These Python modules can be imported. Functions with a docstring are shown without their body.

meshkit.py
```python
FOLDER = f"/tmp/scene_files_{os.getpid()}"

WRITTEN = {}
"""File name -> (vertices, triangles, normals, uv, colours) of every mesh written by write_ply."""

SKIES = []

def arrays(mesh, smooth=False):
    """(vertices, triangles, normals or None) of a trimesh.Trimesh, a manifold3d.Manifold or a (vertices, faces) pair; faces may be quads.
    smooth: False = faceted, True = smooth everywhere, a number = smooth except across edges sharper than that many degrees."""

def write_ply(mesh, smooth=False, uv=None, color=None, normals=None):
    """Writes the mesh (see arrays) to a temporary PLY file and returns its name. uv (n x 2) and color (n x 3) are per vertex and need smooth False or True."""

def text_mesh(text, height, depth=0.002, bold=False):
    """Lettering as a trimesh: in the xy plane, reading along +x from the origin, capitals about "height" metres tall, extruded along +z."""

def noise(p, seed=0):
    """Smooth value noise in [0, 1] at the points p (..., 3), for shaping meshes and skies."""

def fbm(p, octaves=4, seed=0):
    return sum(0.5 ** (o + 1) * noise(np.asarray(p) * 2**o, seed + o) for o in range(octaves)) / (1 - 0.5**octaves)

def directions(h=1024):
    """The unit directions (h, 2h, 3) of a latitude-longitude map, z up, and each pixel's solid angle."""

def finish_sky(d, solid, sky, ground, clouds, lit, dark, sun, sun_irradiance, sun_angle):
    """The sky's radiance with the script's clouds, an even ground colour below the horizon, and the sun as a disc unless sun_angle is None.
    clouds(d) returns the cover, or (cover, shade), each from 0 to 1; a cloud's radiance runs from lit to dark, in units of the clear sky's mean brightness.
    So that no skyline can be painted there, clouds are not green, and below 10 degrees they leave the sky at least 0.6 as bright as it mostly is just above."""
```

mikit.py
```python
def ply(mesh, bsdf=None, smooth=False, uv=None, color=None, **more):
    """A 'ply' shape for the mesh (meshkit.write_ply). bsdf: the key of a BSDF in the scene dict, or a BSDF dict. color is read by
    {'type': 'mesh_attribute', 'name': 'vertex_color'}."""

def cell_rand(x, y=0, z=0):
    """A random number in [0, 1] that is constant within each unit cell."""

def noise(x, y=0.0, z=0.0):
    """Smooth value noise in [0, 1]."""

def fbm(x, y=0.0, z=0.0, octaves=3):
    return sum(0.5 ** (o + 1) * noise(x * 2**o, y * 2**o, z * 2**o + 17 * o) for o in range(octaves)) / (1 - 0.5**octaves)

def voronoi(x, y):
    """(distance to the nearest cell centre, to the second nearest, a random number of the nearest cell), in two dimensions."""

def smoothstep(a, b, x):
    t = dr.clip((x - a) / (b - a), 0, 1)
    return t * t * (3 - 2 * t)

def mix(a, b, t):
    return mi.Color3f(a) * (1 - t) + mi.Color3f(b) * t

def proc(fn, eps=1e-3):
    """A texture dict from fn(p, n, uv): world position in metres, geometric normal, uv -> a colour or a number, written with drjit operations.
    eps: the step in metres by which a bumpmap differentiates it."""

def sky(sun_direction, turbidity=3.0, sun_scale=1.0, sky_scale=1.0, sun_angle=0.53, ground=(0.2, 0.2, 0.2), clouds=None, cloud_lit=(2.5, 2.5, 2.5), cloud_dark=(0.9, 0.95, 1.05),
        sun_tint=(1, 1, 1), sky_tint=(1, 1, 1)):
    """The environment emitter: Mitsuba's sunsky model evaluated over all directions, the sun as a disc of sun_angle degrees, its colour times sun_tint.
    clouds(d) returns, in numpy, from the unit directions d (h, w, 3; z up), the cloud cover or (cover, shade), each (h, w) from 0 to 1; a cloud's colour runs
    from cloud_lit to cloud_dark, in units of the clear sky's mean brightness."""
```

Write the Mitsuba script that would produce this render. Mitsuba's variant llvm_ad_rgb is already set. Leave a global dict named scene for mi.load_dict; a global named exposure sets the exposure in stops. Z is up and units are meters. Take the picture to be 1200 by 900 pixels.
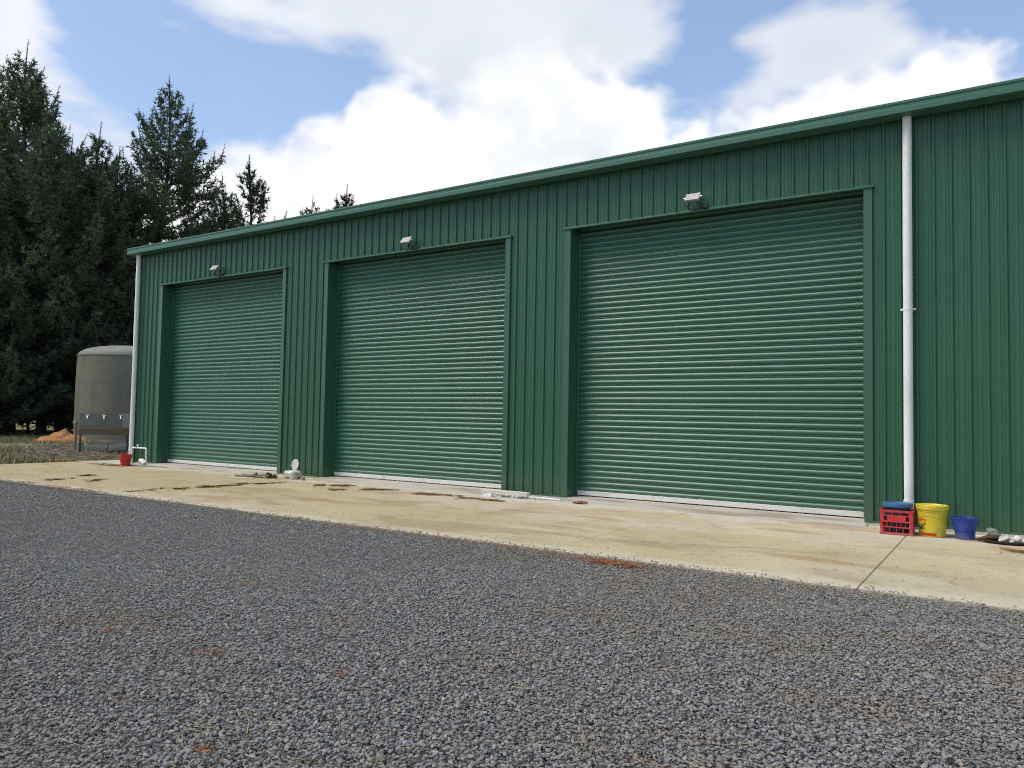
import math
import numpy as np
import trimesh
import mitsuba as mi
import drjit as dr
import mikit
import meshkit
from mikit import proc, noise, fbm, voronoi, cell_rand, smoothstep, mix
from shapely.geometry import Polygon, box as sbox
from shapely.ops import unary_union

T = mi.ScalarTransform4f
scene, labels = {}, {}

# ------------------------------------------------------------------ camera, sky, exposure
FW = np.array([-0.54715, 0.83583, 0.04486])
UP = np.array([0.009425, -0.047434, 0.99883])
EYE = np.array([0.0, 0.0, 1.3])
scene['camera'] = {'type': 'perspective', 'fov': 68.05, 'fov_axis': 'x', 'near_clip': 0.1, 'far_clip': 3000.0,
                   'to_world': T().look_at(origin=EYE.tolist(), target=(EYE + FW).tolist(), up=UP.tolist())}
exposure = 2.5


def clouds(d):
    az = np.degrees(np.arctan2(d[..., 0], d[..., 1]))
    el = np.degrees(np.arcsin(np.clip(d[..., 2], -1, 1)))
    tab = [(-180, 9), (-150, 5), (-125, 11), (-100, 6), (-80, 9), (-67.7, 11.6), (-64.9, 12.5), (-61.6, 13.6), (-59, 15.2), (-55.3, 17.3), (-50.6, 18.4), (-46.4, 20.5),
           (-45.5, 22.8), (-43, 23.7), (-38.8, 23), (-36.2, 24), (-33.3, 25.4), (-30, 25.6), (-27.1, 25), (-23.9, 23.7), (-21.3, 21.8),
           (-18.5, 21.2), (-15.5, 22.6), (-11.7, 22.3), (-8, 22.9), (-4.5, 23.6), (-1, 22.8), (3, 20.5), (15, 13), (35, 9), (60, 6), (90, 11), (120, 6), (150, 10), (180, 9)]
    b = np.interp(az, [t[0] for t in tab], [t[1] for t in tab])
    p = d * 9.0
    n1 = meshkit.fbm(p * 1.6, 5, 3)
    n2 = meshkit.fbm(p * 0.6 + 7, 5, 11)
    n3 = meshkit.fbm(d * np.array([14.0, 14.0, 34.0]) + 3, 5, 23)
    bil = np.abs(meshkit.fbm(p * 2.4 + 5, 4, 31) - 0.5) * 2
    edge = (n1 - 0.5) * 5.5 - bil * 2.0 + 0.6
    low = 1 / (1 + np.exp(-(b + edge - el) / 0.42))
    low = np.clip(low, 0, 1)
    blob = np.zeros_like(az)
    for a, e, sa, se, w in ((-69, 21.5, 5.0, 5, 1.6), (-57, 27.5, 5, 2.6, .75), (-50, 27, 5, 3, .6), (-43, 29, 6, 3, .8), (-34, 28, 7, 4, 1.0), (-27, 27.5, 5.5, 3.6, 1.0), (-12, 25.2, 4, 2.6, .85),
                            (-7, 25, 3, 2, .7), (-61, 16.5, 5, 3.5, .75), (-38, 25.5, 5, 2, .5), (-16, 23, 4, 1.5, .4),
                            (-55, 21.6, 5.5, 2.6, -.9), (-49, 22.6, 4, 2, -.6), (-19, 26, 2.3, 3, -.55), (-1, 26.5, 4, 2.2, -.8), (-64, 25.5, 2.6, 3, -.35)):
        blob += w * np.exp(-((az - a) / sa) ** 2 - ((el - e) / se) ** 2)
    away = np.clip((np.hypot(np.clip(np.abs(az + 33) - 37, 0, 400), np.clip(el - 30, 0, 90)) - 2) / 12, 0, 1)
    field = 0.75 * (n3 - 0.5) + 0.9 * (n2 - 0.5) + 0.62 * blob + away * 0.12
    hi = np.clip((field + 0.06) / 0.62, 0, 1)
    hi = hi * hi * (3 - 2 * hi) * 0.93
    cover = 1 - (1 - low) * (1 - hi)
    cover = np.maximum(cover, 0.20)
    n4 = meshkit.fbm(p * 1.1 + 19, 5, 47)
    n5 = meshkit.fbm(p * 2.2 + np.array([0, 0, 3.0]), 5, 61)
    shade = np.clip((n4 - 0.44) * 2.2 + (n5 - .5) * 1.5, 0, 1) * 0.8 * low + (1 - low) * np.clip(0.95 - 0.35 * hi + 1.2 * (n2 - .5), 0, 1)
    return cover, shade


SUN = (-0.42, -0.38, 0.825)
scene['sky'] = mikit.sky(SUN, turbidity=3, sun_scale=0.40, sun_angle=28, sun_tint=(0.93, 1.0, 1.10), clouds=clouds, cloud_lit=(2.2, 2.2, 2.22), cloud_dark=(1.42, 1.52, 1.68), sky_tint=(1.0, 1.0, 1.0),
                         ground=(0.16, 0.15, 0.12))

# ------------------------------------------------------------------ helpers


def numbered(key):
    if key not in USED:
        USED.add(key)
        return key
    i = COUNT.get(key, 0)
    while True:
        i += 1
        k = f'{key}_{i:03d}'
        if k not in USED:
            COUNT[key] = i
            USED.add(k)
            return k


USED, COUNT = set(), {}


def obj(name, mesh, mat, parent=None, smooth=False, loc=None, color=None, M=None):
    key = numbered((parent + '__' if parent else '') + name)
    s = mikit.ply(mesh, mat, smooth=smooth, color=color)
    if M is not None:
        s['to_world'] = T(M)
    elif loc is not None:
        s['to_world'] = T().translate(list(loc))
    scene[key] = s
    return key


def again(name, src, M, parent=None):
    """another copy of a ply dict under its own key"""
    key = numbered((parent + '__' if parent else '') + name)
    scene[key] = {**src, 'to_world': T(M)}
    return key


def thing(name, label, cat, group=None):
    key = numbered(name)
    labels[key] = {'label': label, 'category': cat}
    if group:
        labels[key]['group'] = group
    return key


def tag(key, label, cat=None, group=None, kind=None):
    labels[key] = {'label': label}
    if cat:
        labels[key]['category'] = cat
    if group:
        labels[key]['group'] = group
    if kind:
        labels[key]['kind'] = kind
    return key


def mat4(loc=(0, 0, 0), rz=0.0, rx=0.0, ry=0.0, s=1.0):
    R = trimesh.transformations.euler_matrix(math.radians(rx), math.radians(ry), math.radians(rz), 'sxyz')
    R[:3, :3] *= s
    R[:3, 3] = loc
    return R


def box(x0, x1, y0, y1, z0, z1, c=0.0):
    if c <= 0:
        m = trimesh.creation.box((x1 - x0, y1 - y0, z1 - z0))
        m.apply_translation(((x0 + x1) / 2, (y0 + y1) / 2, (z0 + z1) / 2))
        return m
    pts = []
    for a in ((x0, 1), (x1, -1)):
        for b in ((y0, 1), (y1, -1)):
            for e in ((z0, 1), (z1, -1)):
                pts += [(a[0] + a[1] * c, b[0] + b[1] * c, e[0]), (a[0] + a[1] * c, b[0], e[0] + e[1] * c), (a[0], b[0] + b[1] * c, e[0] + e[1] * c)]
    return trimesh.convex.convex_hull(np.array(pts))


def cat(ms):
    return trimesh.util.concatenate(ms)


def tube(points, radii, sides=10, cap=True):
    p = np.asarray(points, float)
    t = np.gradient(p, axis=0)
    t /= np.linalg.norm(t, axis=1, keepdims=True) + 1e-12
    ref = np.array([0, 0, 1.0]) if abs(t[:, 2]).max() < 0.9 else (np.array([1.0, 0, 0]) if abs(t[:, 0]).max() < 0.9 else np.array([0.31, 0.95, 0.05]))
    a = np.cross(t, ref)
    a /= np.linalg.norm(a, axis=1, keepdims=True) + 1e-12
    b = np.cross(t, a)
    ang = np.arange(sides) * 2 * np.pi / sides
    r = np.broadcast_to(radii, (len(p),))[:, None, None]
    v = (p[:, None] + r * (np.cos(ang)[None, :, None] * a[:, None] + np.sin(ang)[None, :, None] * b[:, None])).reshape(-1, 3)
    i, j = np.meshgrid(np.arange(len(p) - 1), np.arange(sides), indexing='ij')
    q = np.stack([i * sides + j, i * sides + (j + 1) % sides, (i + 1) * sides + (j + 1) % sides, (i + 1) * sides + j], -1).reshape(-1, 4)
    f = np.vstack([q[:, [0, 1, 2]], q[:, [0, 2, 3]]])
    if cap:
        n = len(v)
        v = np.vstack([v, p[:1], p[-1:]])
        k = np.arange(sides)
        e = (len(p) - 1) * sides
        f = np.vstack([f, np.stack([k * 0 + n, (k + 1) % sides, k], 1), np.stack([k * 0 + n + 1, e + k, e + (k + 1) % sides], 1)])
    m = trimesh.Trimesh(v, f, process=False)
    m.fix_normals() if sides > 4 and cap and len(v) < 4000 else None
    return m


def lathe(profile, sections=40):
    return trimesh.creation.revolve(np.array(profile, float), sections=sections)


def extrude_x(profile_yz, x0, x1):
    """closed or open polyline in (y,z) swept along x"""
    p = np.asarray(profile_yz, float)
    n = len(p)
    v = np.vstack([np.c_[np.full(n, x0), p], np.c_[np.full(n, x1), p]])
    i = np.arange(n - 1)
    f = np.vstack([np.stack([i, i + n, i + n + 1], 1), np.stack([i, i + n + 1, i + 1], 1)])
    return trimesh.Trimesh(v, f, process=False)


def plate(poly, thick):
    return trimesh.creation.extrude_polygon(poly, thick, engine='earcut')


def stone(rng, size, sub=1, rough=0.22, flat=0.7):
    m = trimesh.creation.icosphere(subdivisions=sub, radius=1.0)
    v = np.array(m.vertices)
    k = rng.uniform(0, 100)
    d = (meshkit.noise(v * 1.3 + k, 1) - 0.5) * 2 * rough + (meshkit.noise(v * 2.9 + k, 2) - 0.5) * rough
    v = v * (1 + d[:, None]) * np.array([1, rng.uniform(.7, 1), flat]) * size
    return trimesh.Trimesh(v, m.faces, process=False)


# ------------------------------------------------------------------ materials


def principled(name, color, rough=0.5, spec=0.5, metallic=0.0, bump=None, bump_scale=1.0, **more):
    col = {'type': 'rgb', 'value': list(color)} if isinstance(color, (tuple, list)) else (color if isinstance(color, dict) else proc(color))
    d = {'type': 'principled', 'base_color': col, 'roughness': rough, 'specular': spec, 'metallic': metallic, **more}
    if bump is not None:
        d = {'type': 'bumpmap', 'arbitrary': proc(bump, 2e-3), 'scale': bump_scale, 'bsdf': d}
    scene[name] = {'type': 'twosided', 'bsdf': d}
    return name


def diffuse(name, color):
    col = {'type': 'rgb', 'value': list(color)} if isinstance(color, (tuple, list)) else (color if isinstance(color, dict) else proc(color))
    scene[name] = {'type': 'twosided', 'bsdf': {'type': 'diffuse', 'reflectance': col}}
    return name


def wall_green(p, n, uv):
    big = fbm(p.x * 0.7, p.y * 0.7, p.z * 0.5, 3)
    mott = fbm(p.x * 5, p.y * 5, p.z * 1.5, 2)
    c = mix((0.0190, 0.088, 0.0470), (0.0250, 0.103, 0.0575), big * 0.75 + mott * 0.25)
    dust = smoothstep(0.50, 0.0, p.z + (fbm(p.x * 2, p.z * 3, 0, 3) - 0.5) * 0.6)
    return mix(c, (0.105, 0.115, 0.060), dust * 0.30)


def door_green(p, n, uv):
    streak = fbm(p.x * 2.2, p.z * 0.5, 3.0, 3)
    fine = fbm(p.x * 14, p.z * 5, 1.0, 2)
    c = mix((0.013, 0.097, 0.056), (0.019, 0.116, 0.070), streak * 0.7 + fine * 0.3)
    dust = smoothstep(0.5, 0.05, p.z + (fine - .5) * .3)
    return mix(c, (0.09, 0.115, 0.075), dust * 0.25)


GREEN = principled('painted_green_steel', wall_green, 0.38, 0.45)
DOOR = principled('green_roller_steel', door_green, 0.43, 1.0)
TRIM = principled('green_trim_steel', wall_green, 0.32, 0.7)
GUTTER = principled('green_gutter_steel', lambda p, n, uv: mix((0.040, 0.128, 0.086), (0.048, 0.140, 0.097), fbm(p.x * 0.8, p.z * 2, 0, 2)), 0.4, 0.5)


def pvc_col(p, n, uv):
    g = fbm(p.x * 6, p.y * 6, p.z * 1.2, 3)
    low = smoothstep(0.7, 0.0, p.z) * 0.35
    return mix((0.74, 0.76, 0.73), (0.62, 0.62, 0.57), smoothstep(0.45, 0.8, g) * 0.5 + low)


PVC = principled('white_pipe_plastic', pvc_col, 0.45, 0.4)
RAIL = principled('pale_rail_paint', lambda p, n, uv: mix((0.62, 0.62, 0.58), (0.52, 0.51, 0.46), smoothstep(0.55, 0.85, fbm(p.x * 5, p.z * 9, 0, 3))), 0.5, 0.4)
RUBBER = principled('black_rubber', (0.012, 0.012, 0.012), 0.7, 0.3)
DARKSTEEL = principled('dark_steel', (0.05, 0.055, 0.055), 0.5, 0.5)
GREYMETAL = principled('grey_lamp_metal', (0.20, 0.21, 0.21), 0.45, 0.5)
LENS = principled('lamp_glass', (0.42, 0.42, 0.40), 0.25, 0.5)
STEEL = scene['brushed_steel'] = {'type': 'twosided', 'bsdf': {'type': 'principled', 'base_color': proc(lambda p, n, uv: mix((0.255, 0.25, 0.21), (0.17, 0.165, 0.14), fbm(p.x * 3, p.y * 3, p.z * 12, 3))), 'metallic': 0.6, 'roughness': 0.42}}
STEEL = 'brushed_steel'
BASINM = principled('stained_basin_metal', lambda p, n, uv: mix((0.20, 0.155, 0.095), (0.11, 0.085, 0.055), fbm(p.x * 4, p.y * 4, p.z * 9, 3)), 0.5, 0.4)
ENDM = principled('pale_panel_metal', (0.34, 0.34, 0.31), 0.45, 0.5)
CHROME = principled('bright_chrome', (0.75, 0.76, 0.76), 0.2, 0.5, metallic=0.8)
def grime(c, p):
    g = smoothstep(.52, .78, fbm(p.x * 13, p.y * 13, p.z * 9, 3)) * .18 + smoothstep(.08, .0, p.z + (fbm(p.x * 18, p.y * 18, 0, 2) - .5) * .08) * .32
    return mix(c, (0.26, 0.22, 0.16), g)


RED = principled('red_crate_plastic', lambda p, n, uv: grime(mix((0.56, 0.030, 0.038), (0.45, 0.034, 0.034), fbm(p.x * 20, p.y * 20, p.z * 20, 2)), p), 0.42, 0.4)
REDB = principled('red_bucket_plastic', (0.50, 0.030, 0.022), 0.45, 0.4)
YELLOW = principled('yellow_bucket_plastic', lambda p, n, uv: grime(mix((0.60, 0.48, 0.030), (0.50, 0.40, 0.03), smoothstep(.4, .8, fbm(p.x * 11, p.y * 11, p.z * 9, 3))), p), 0.38, 0.45)
BLUE = principled('blue_bucket_plastic', lambda p, n, uv: grime(mix((0.014, 0.045, 0.24), (0.022, 0.058, 0.27), fbm(p.x * 14, p.y * 14, p.z * 10, 2)), p), 0.42, 0.45)
TEAL = principled('blue_lid_plastic', lambda p, n, uv: mix((0.022, 0.095, 0.20), (0.035, 0.13, 0.25), fbm(p.x * 14, p.y * 14, p.z * 10, 2)), 0.4, 0.5)
DARKTUB = principled('dark_tub_plastic', (0.015, 0.03, 0.045), 0.5, 0.4)
ORANGEP = diffuse('orange_print', (0.62, 0.13, 0.02))
REDP = diffuse('red_print', (0.52, 0.07, 0.02))
BLACKP = diffuse('black_print', (0.035, 0.03, 0.02))
GREYP = diffuse('grey_print', (0.30, 0.25, 0.05))
WHITEP = principled('white_plastic', (0.78, 0.78, 0.75), 0.4, 0.4)
SHELL = diffuse('white_stone_surface', lambda p, n, uv: mix((0.66, 0.64, 0.60), (0.40, 0.38, 0.34), smoothstep(.45, .8, fbm(p.x * 28, p.y * 28, p.z * 28, 3))))
ROCKG = diffuse('grey_green_rock', lambda p, n, uv: mix((0.30, 0.32, 0.26), (0.16, 0.18, 0.13), fbm(p.x * 30, p.y * 30, p.z * 30, 3)))
BARKM = diffuse('brown_bark', lambda p, n, uv: mix((0.06, 0.038, 0.022), (0.14, 0.085, 0.05), fbm(p.x * 30, p.y * 12, p.z * 12, 3)))
TRAYM = principled('dark_tray_plastic', lambda p, n, uv: mix((0.035, 0.022, 0.015), (0.07, 0.045, 0.03), fbm(p.x * 20, p.y * 20, 0, 3)), 0.6, 0.3)
DRIFT = diffuse('grey_dead_wood', lambda p, n, uv: mix((0.27, 0.23, 0.19), (0.14, 0.115, 0.09), fbm(p.x * 16, p.y * 40, p.z * 40, 3)))
TIMBERW = diffuse('pale_timber', lambda p, n, uv: mix((0.68, 0.66, 0.60), (0.50, 0.47, 0.40), fbm(p.x * 5, p.y * 40, p.z * 40, 3)))
CLEARP = principled('cloudy_plastic', (0.50, 0.50, 0.44), 0.3, 0.5)
JARM = principled('cloudy_jar_plastic', (0.42, 0.44, 0.36), 0.15, 0.5)
HOSEM = principled('pale_green_hose', (0.22, 0.27, 0.20), 0.5, 0.4)
SAND = diffuse('orange_soil', lambda p, n, uv: mix((0.46, 0.235, 0.095), (0.28, 0.15, 0.075), smoothstep(.35, .7, fbm(p.x * 5, p.y * 5, p.z * 6, 4))))
REDSOIL = diffuse('red_soil', lambda p, n, uv: mix((0.34, 0.13, 0.055), (0.20, 0.09, 0.05), fbm(p.x * 40, p.y * 40, p.z * 6, 3)))
TANKM = diffuse('tank_wall_concrete', lambda p, n, uv: mix(mix((0.225, 0.222, 0.178), (0.170, 0.168, 0.134), fbm(p.x * 1.5, p.y * 1.5, p.z * 5, 4)) * (1 - 0.08 * smoothstep(.06, .0, dr.abs(p.z - 0.62 * dr.round(p.z / 0.62)))), (0.135, 0.132, 0.104), smoothstep(.45, .8, fbm(p.x * 3 + 9, p.y * 3, p.z * .5, 3)) * .6))
TANKTOP = diffuse('tank_roof_concrete', lambda p, n, uv: mix((0.30, 0.30, 0.26), (0.22, 0.225, 0.19), fbm(p.x * 2, p.y * 2, p.z * 2, 4)))
LOGM = diffuse('weathered_log', lambda p, n, uv: mix((0.58, 0.54, 0.45), (0.32, 0.29, 0.22), fbm(p.x * 4, p.y * 4, p.z * 22, 4)))
CUTM = diffuse('log_end_grain', (0.33, 0.28, 0.19))
TRUNKM = diffuse('pine_bark', lambda p, n, uv: mix((0.075, 0.06, 0.045), (0.035, 0.028, 0.022), fbm(p.x * 9, p.y * 9, p.z * 3, 3)))
scene['pine_needles'] = {'type': 'principledthin', 'base_color': {'type': 'mesh_attribute', 'name': 'vertex_color'}, 'roughness': 0.6, 'diff_trans': 0.7, 'eta': 1.3}
LEAF = 'pine_needles'
BLADE = diffuse('grass_blades', {'type': 'mesh_attribute', 'name': 'vertex_color'})
LITTER = diffuse('dry_litter', {'type': 'mesh_attribute', 'name': 'vertex_color'})


def apron_col(p, n, uv):
    x, y = p.x, p.y
    big = fbm(x * 0.42 + 3, y * 1.1, 0, 4)
    streak = fbm(x * 0.85 + fbm(x * .9, y * .9, 6, 2) * 1.6, y * 2.6 + fbm(x * .7, y * .7, 0, 3) * 3.2, 2, 5)
    spots = fbm(x * 5, y * 8, 5, 3)
    c = mix((0.40, 0.350, 0.255), (0.35, 0.300, 0.180), smoothstep(0.35, 0.66, big))
    c = mix(c, (0.255, 0.205, 0.120), smoothstep(0.48, 0.74, streak) * 0.70)
    left = smoothstep(-7.0, -14.0, x)
    c = mix(c, (0.31, 0.25, 0.130), left * 0.6)
    right = smoothstep(-3.0, 0.2, x)
    c = mix(c, (0.375, 0.345, 0.235), right * 0.5)
    wall = smoothstep(9.75, 10.45, y + (fbm(x * 1.3, y * .8, 1, 3) - 0.5) * 1.1)
    c = mix(c, (0.43, 0.405, 0.35), wall * 0.8)
    edge = smoothstep(6.93, 6.70, y + (fbm(x * 3, 0, 4, 2) - .5) * .12)
    c = mix(c, (0.45, 0.415, 0.325), edge * 0.55)
    c = mix(c, (0.25, 0.20, 0.13), smoothstep(0.66, 0.82, spots) * 0.30)
    rust = smoothstep(0.62, 0.80, fbm(x * 0.9 + 40, y * 2.2, 7, 4))
    c = mix(c, (0.27, 0.17, 0.085), rust * 0.55)
    grain = fbm(x * 60, y * 60, 0, 2)
    pits = smoothstep(0.70, 0.80, fbm(x * 22, y * 22, 8, 2))
    c = c * (1 - 0.22 * pits)
    blot = fbm(x * 2.1, y * 2.6, 11, 4)
    c = c * (0.90 + 0.20 * blot)
    return c * (0.90 + 0.20 * grain)


def apron_bump(p, n, uv):
    return fbm(p.x * 40, p.y * 40, p.z * 40, 3) * 0.004 + fbm(p.x * 6, p.y * 6, 0, 2) * 0.01


APRON = principled('stained_concrete', apron_col, 0.8, 0.2, bump=apron_bump, bump_scale=1.0)
SLABM = diffuse('pale_slab_concrete', lambda p, n, uv: mix((0.46, 0.435, 0.38), (0.33, 0.295, 0.23), smoothstep(.4, .75, fbm(p.x * 1.5, p.y * 6, p.z * 3, 4))))
JOINT = diffuse('joint_dirt', lambda p, n, uv: mix((0.16, 0.135, 0.095), (0.24, 0.20, 0.14), fbm(p.x * 30, p.y * 9, 0, 3)))


def ground_col(p, n, uv):
    a = fbm(p.x * 0.35, p.y * 0.35, 0, 4)
    b = fbm(p.x * 2.2, p.y * 2.2, 3, 3)
    c = mix((0.24, 0.195, 0.13), (0.15, 0.16, 0.075), smoothstep(0.42, 0.58, a))
    return mix(c, (0.32, 0.265, 0.18), smoothstep(.45, .75, b) * .7)


GROUND = diffuse('dirt_and_grass', ground_col)


def gravel_base_col(p, n, uv):
    d1, d2, r = voronoi(p.x * 38, p.y * 38)
    return mix((0.15, 0.148, 0.14), (0.23, 0.227, 0.215), r) * smoothstep(0.0, 0.25, d2 - d1)


YARD = diffuse('gravel_fines', gravel_base_col)


def dusty(p, n, uv):
    r = cell_rand(dr.floor(p.x * 45), dr.floor(p.y * 45), 0)
    return mix((0.20, 0.17, 0.13), (0.30, 0.26, 0.21), r)


def dust_weight(p, n, uv):
    w = fbm(p.x * 0.8 + 2, p.y * 1.5, 0, 4)
    w2 = fbm(p.x * 3.5 + 9, p.y * 5.5, 4, 3)
    edge = smoothstep(6.15, 6.6, p.y + (fbm(p.x * 2, 1, 1, 2) - .5) * .4)
    return dr.clip(smoothstep(0.48, 0.72, w) * 0.42 + smoothstep(0.58, 0.80, w2) * 0.55 + edge * 0.55, 0, 0.85)


scene['gravel_stone'] = {'type': 'twosided', 'bsdf': {'type': 'blendbsdf', 'weight': proc(dust_weight),
                         'a': {'type': 'diffuse', 'reflectance': {'type': 'mesh_attribute', 'name': 'vertex_color'}},
                         'b': {'type': 'diffuse', 'reflectance': proc(dusty)}}}

# ------------------------------------------------------------------ ground
D = 10.83            # front wall plane


def grid_sheet(x0, x1, y0, y1, nx, ny, z, amp=0.0, freq=0.3, seed=0):
    xs, ys = np.linspace(x0, x1, nx), np.linspace(y0, y1, ny)
    X, Y = np.meshgrid(xs, ys)
    Z = z + amp * (meshkit.fbm(np.stack([X * freq, Y * freq, X * 0], -1), 4, seed) - 0.5)
    v = np.stack([X, Y, Z], -1).reshape(-1, 3)
    i, j = np.meshgrid(np.arange(ny - 1), np.arange(nx - 1), indexing='ij')
    a = i * nx + j
    f = np.concatenate([np.stack([a, a + 1, a + nx + 1], -1).reshape(-1, 3), np.stack([a, a + nx + 1, a + nx], -1).reshape(-1, 3)])
    return trimesh.Trimesh(v, f, process=False)


def tag_s(key, label):
    return tag(key, label, kind='structure')


tag_s(obj('ground', grid_sheet(-900, 900, -900, 900, 2, 2, -0.16), GROUND), 'wide bare earth and grass ground reaching out under the trees')
tag_s(obj('grass_field', grid_sheet(-75, -19.83, 0, 70, 140, 170, -0.06, 0.10, 0.5, 4), GROUND, smooth=True), 'rough patchy grass and dirt beyond the concrete apron, left of the shed')
tag_s(obj('gravel_yard', grid_sheet(-40, 30, -40, 6.6, 2, 2, -0.052), YARD), 'dark fines under the grey gravel yard')

# apron: slabs split at joints
CUTS = [-19.8, -15.2, -12.05, -9.5, -6.66, -3.855, -1.016, 1.8, 4.6, 8.0]
XW0, XW1 = -18.52, 13.4
slabkeys = []
for i in range(len(CUTS) - 1):
    g = 0.004
    gl, gr = (0.0 if i == 0 else (0.0045 if CUTS[i] == -1.016 else 0.0012)), (0.0045 if CUTS[i + 1] == -1.016 else 0.0012)
    m = box(CUTS[i] + gl, CUTS[i + 1] - gr, 6.6, D + 0.02, -0.11, 0.0, 0.004)
    obj('slab', m, APRON, 'concrete_apron')
obj('joint_filler', box(-19.75, 7.95, 6.606, D, -0.11, -0.007), JOINT, 'concrete_apron')
obj('end_slab', box(-19.8, XW0 - 0.02, D + 0.025, D + 1.6, -0.11, -0.002, 0.004), APRON, 'concrete_apron')
labels['concrete_apron'] = {'label': 'stained yellowish concrete apron along the foot of the green shed', 'kind': 'structure'}

# ------------------------------------------------------------------ gravel stones (stuff)
rng = np.random.default_rng(7)


def hull_template(kind):
    if kind == 'ico':
        m = trimesh.creation.icosahedron()
        return np.array(m.vertices), np.array(m.faces)
    v = np.array([[1, 0, 0], [-1, 0, 0], [0, 1, 0], [0, -1, 0], [0, 0, 1], [0, 0, -1]], float)
    f = np.array([[0, 2, 4], [2, 1, 4], [1, 3, 4], [3, 0, 4], [2, 0, 5], [1, 2, 5], [3, 1, 5], [0, 3, 5]])
    return v, f


def rand_rot(r, n):
    q = r.normal(size=(n, 4))
    q /= np.linalg.norm(q, axis=1, keepdims=True)
    w, x, y, z = q.T
    return np.stack([np.stack([1 - 2 * (y * y + z * z), 2 * (x * y - z * w), 2 * (x * z + y * w)], -1),
                     np.stack([2 * (x * y + z * w), 1 - 2 * (x * x + z * z), 2 * (y * z - x * w)], -1),
                     np.stack([2 * (x * z - y * w), 2 * (y * z + x * w), 1 - 2 * (x * x + y * y)], -1)], 1)


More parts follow.
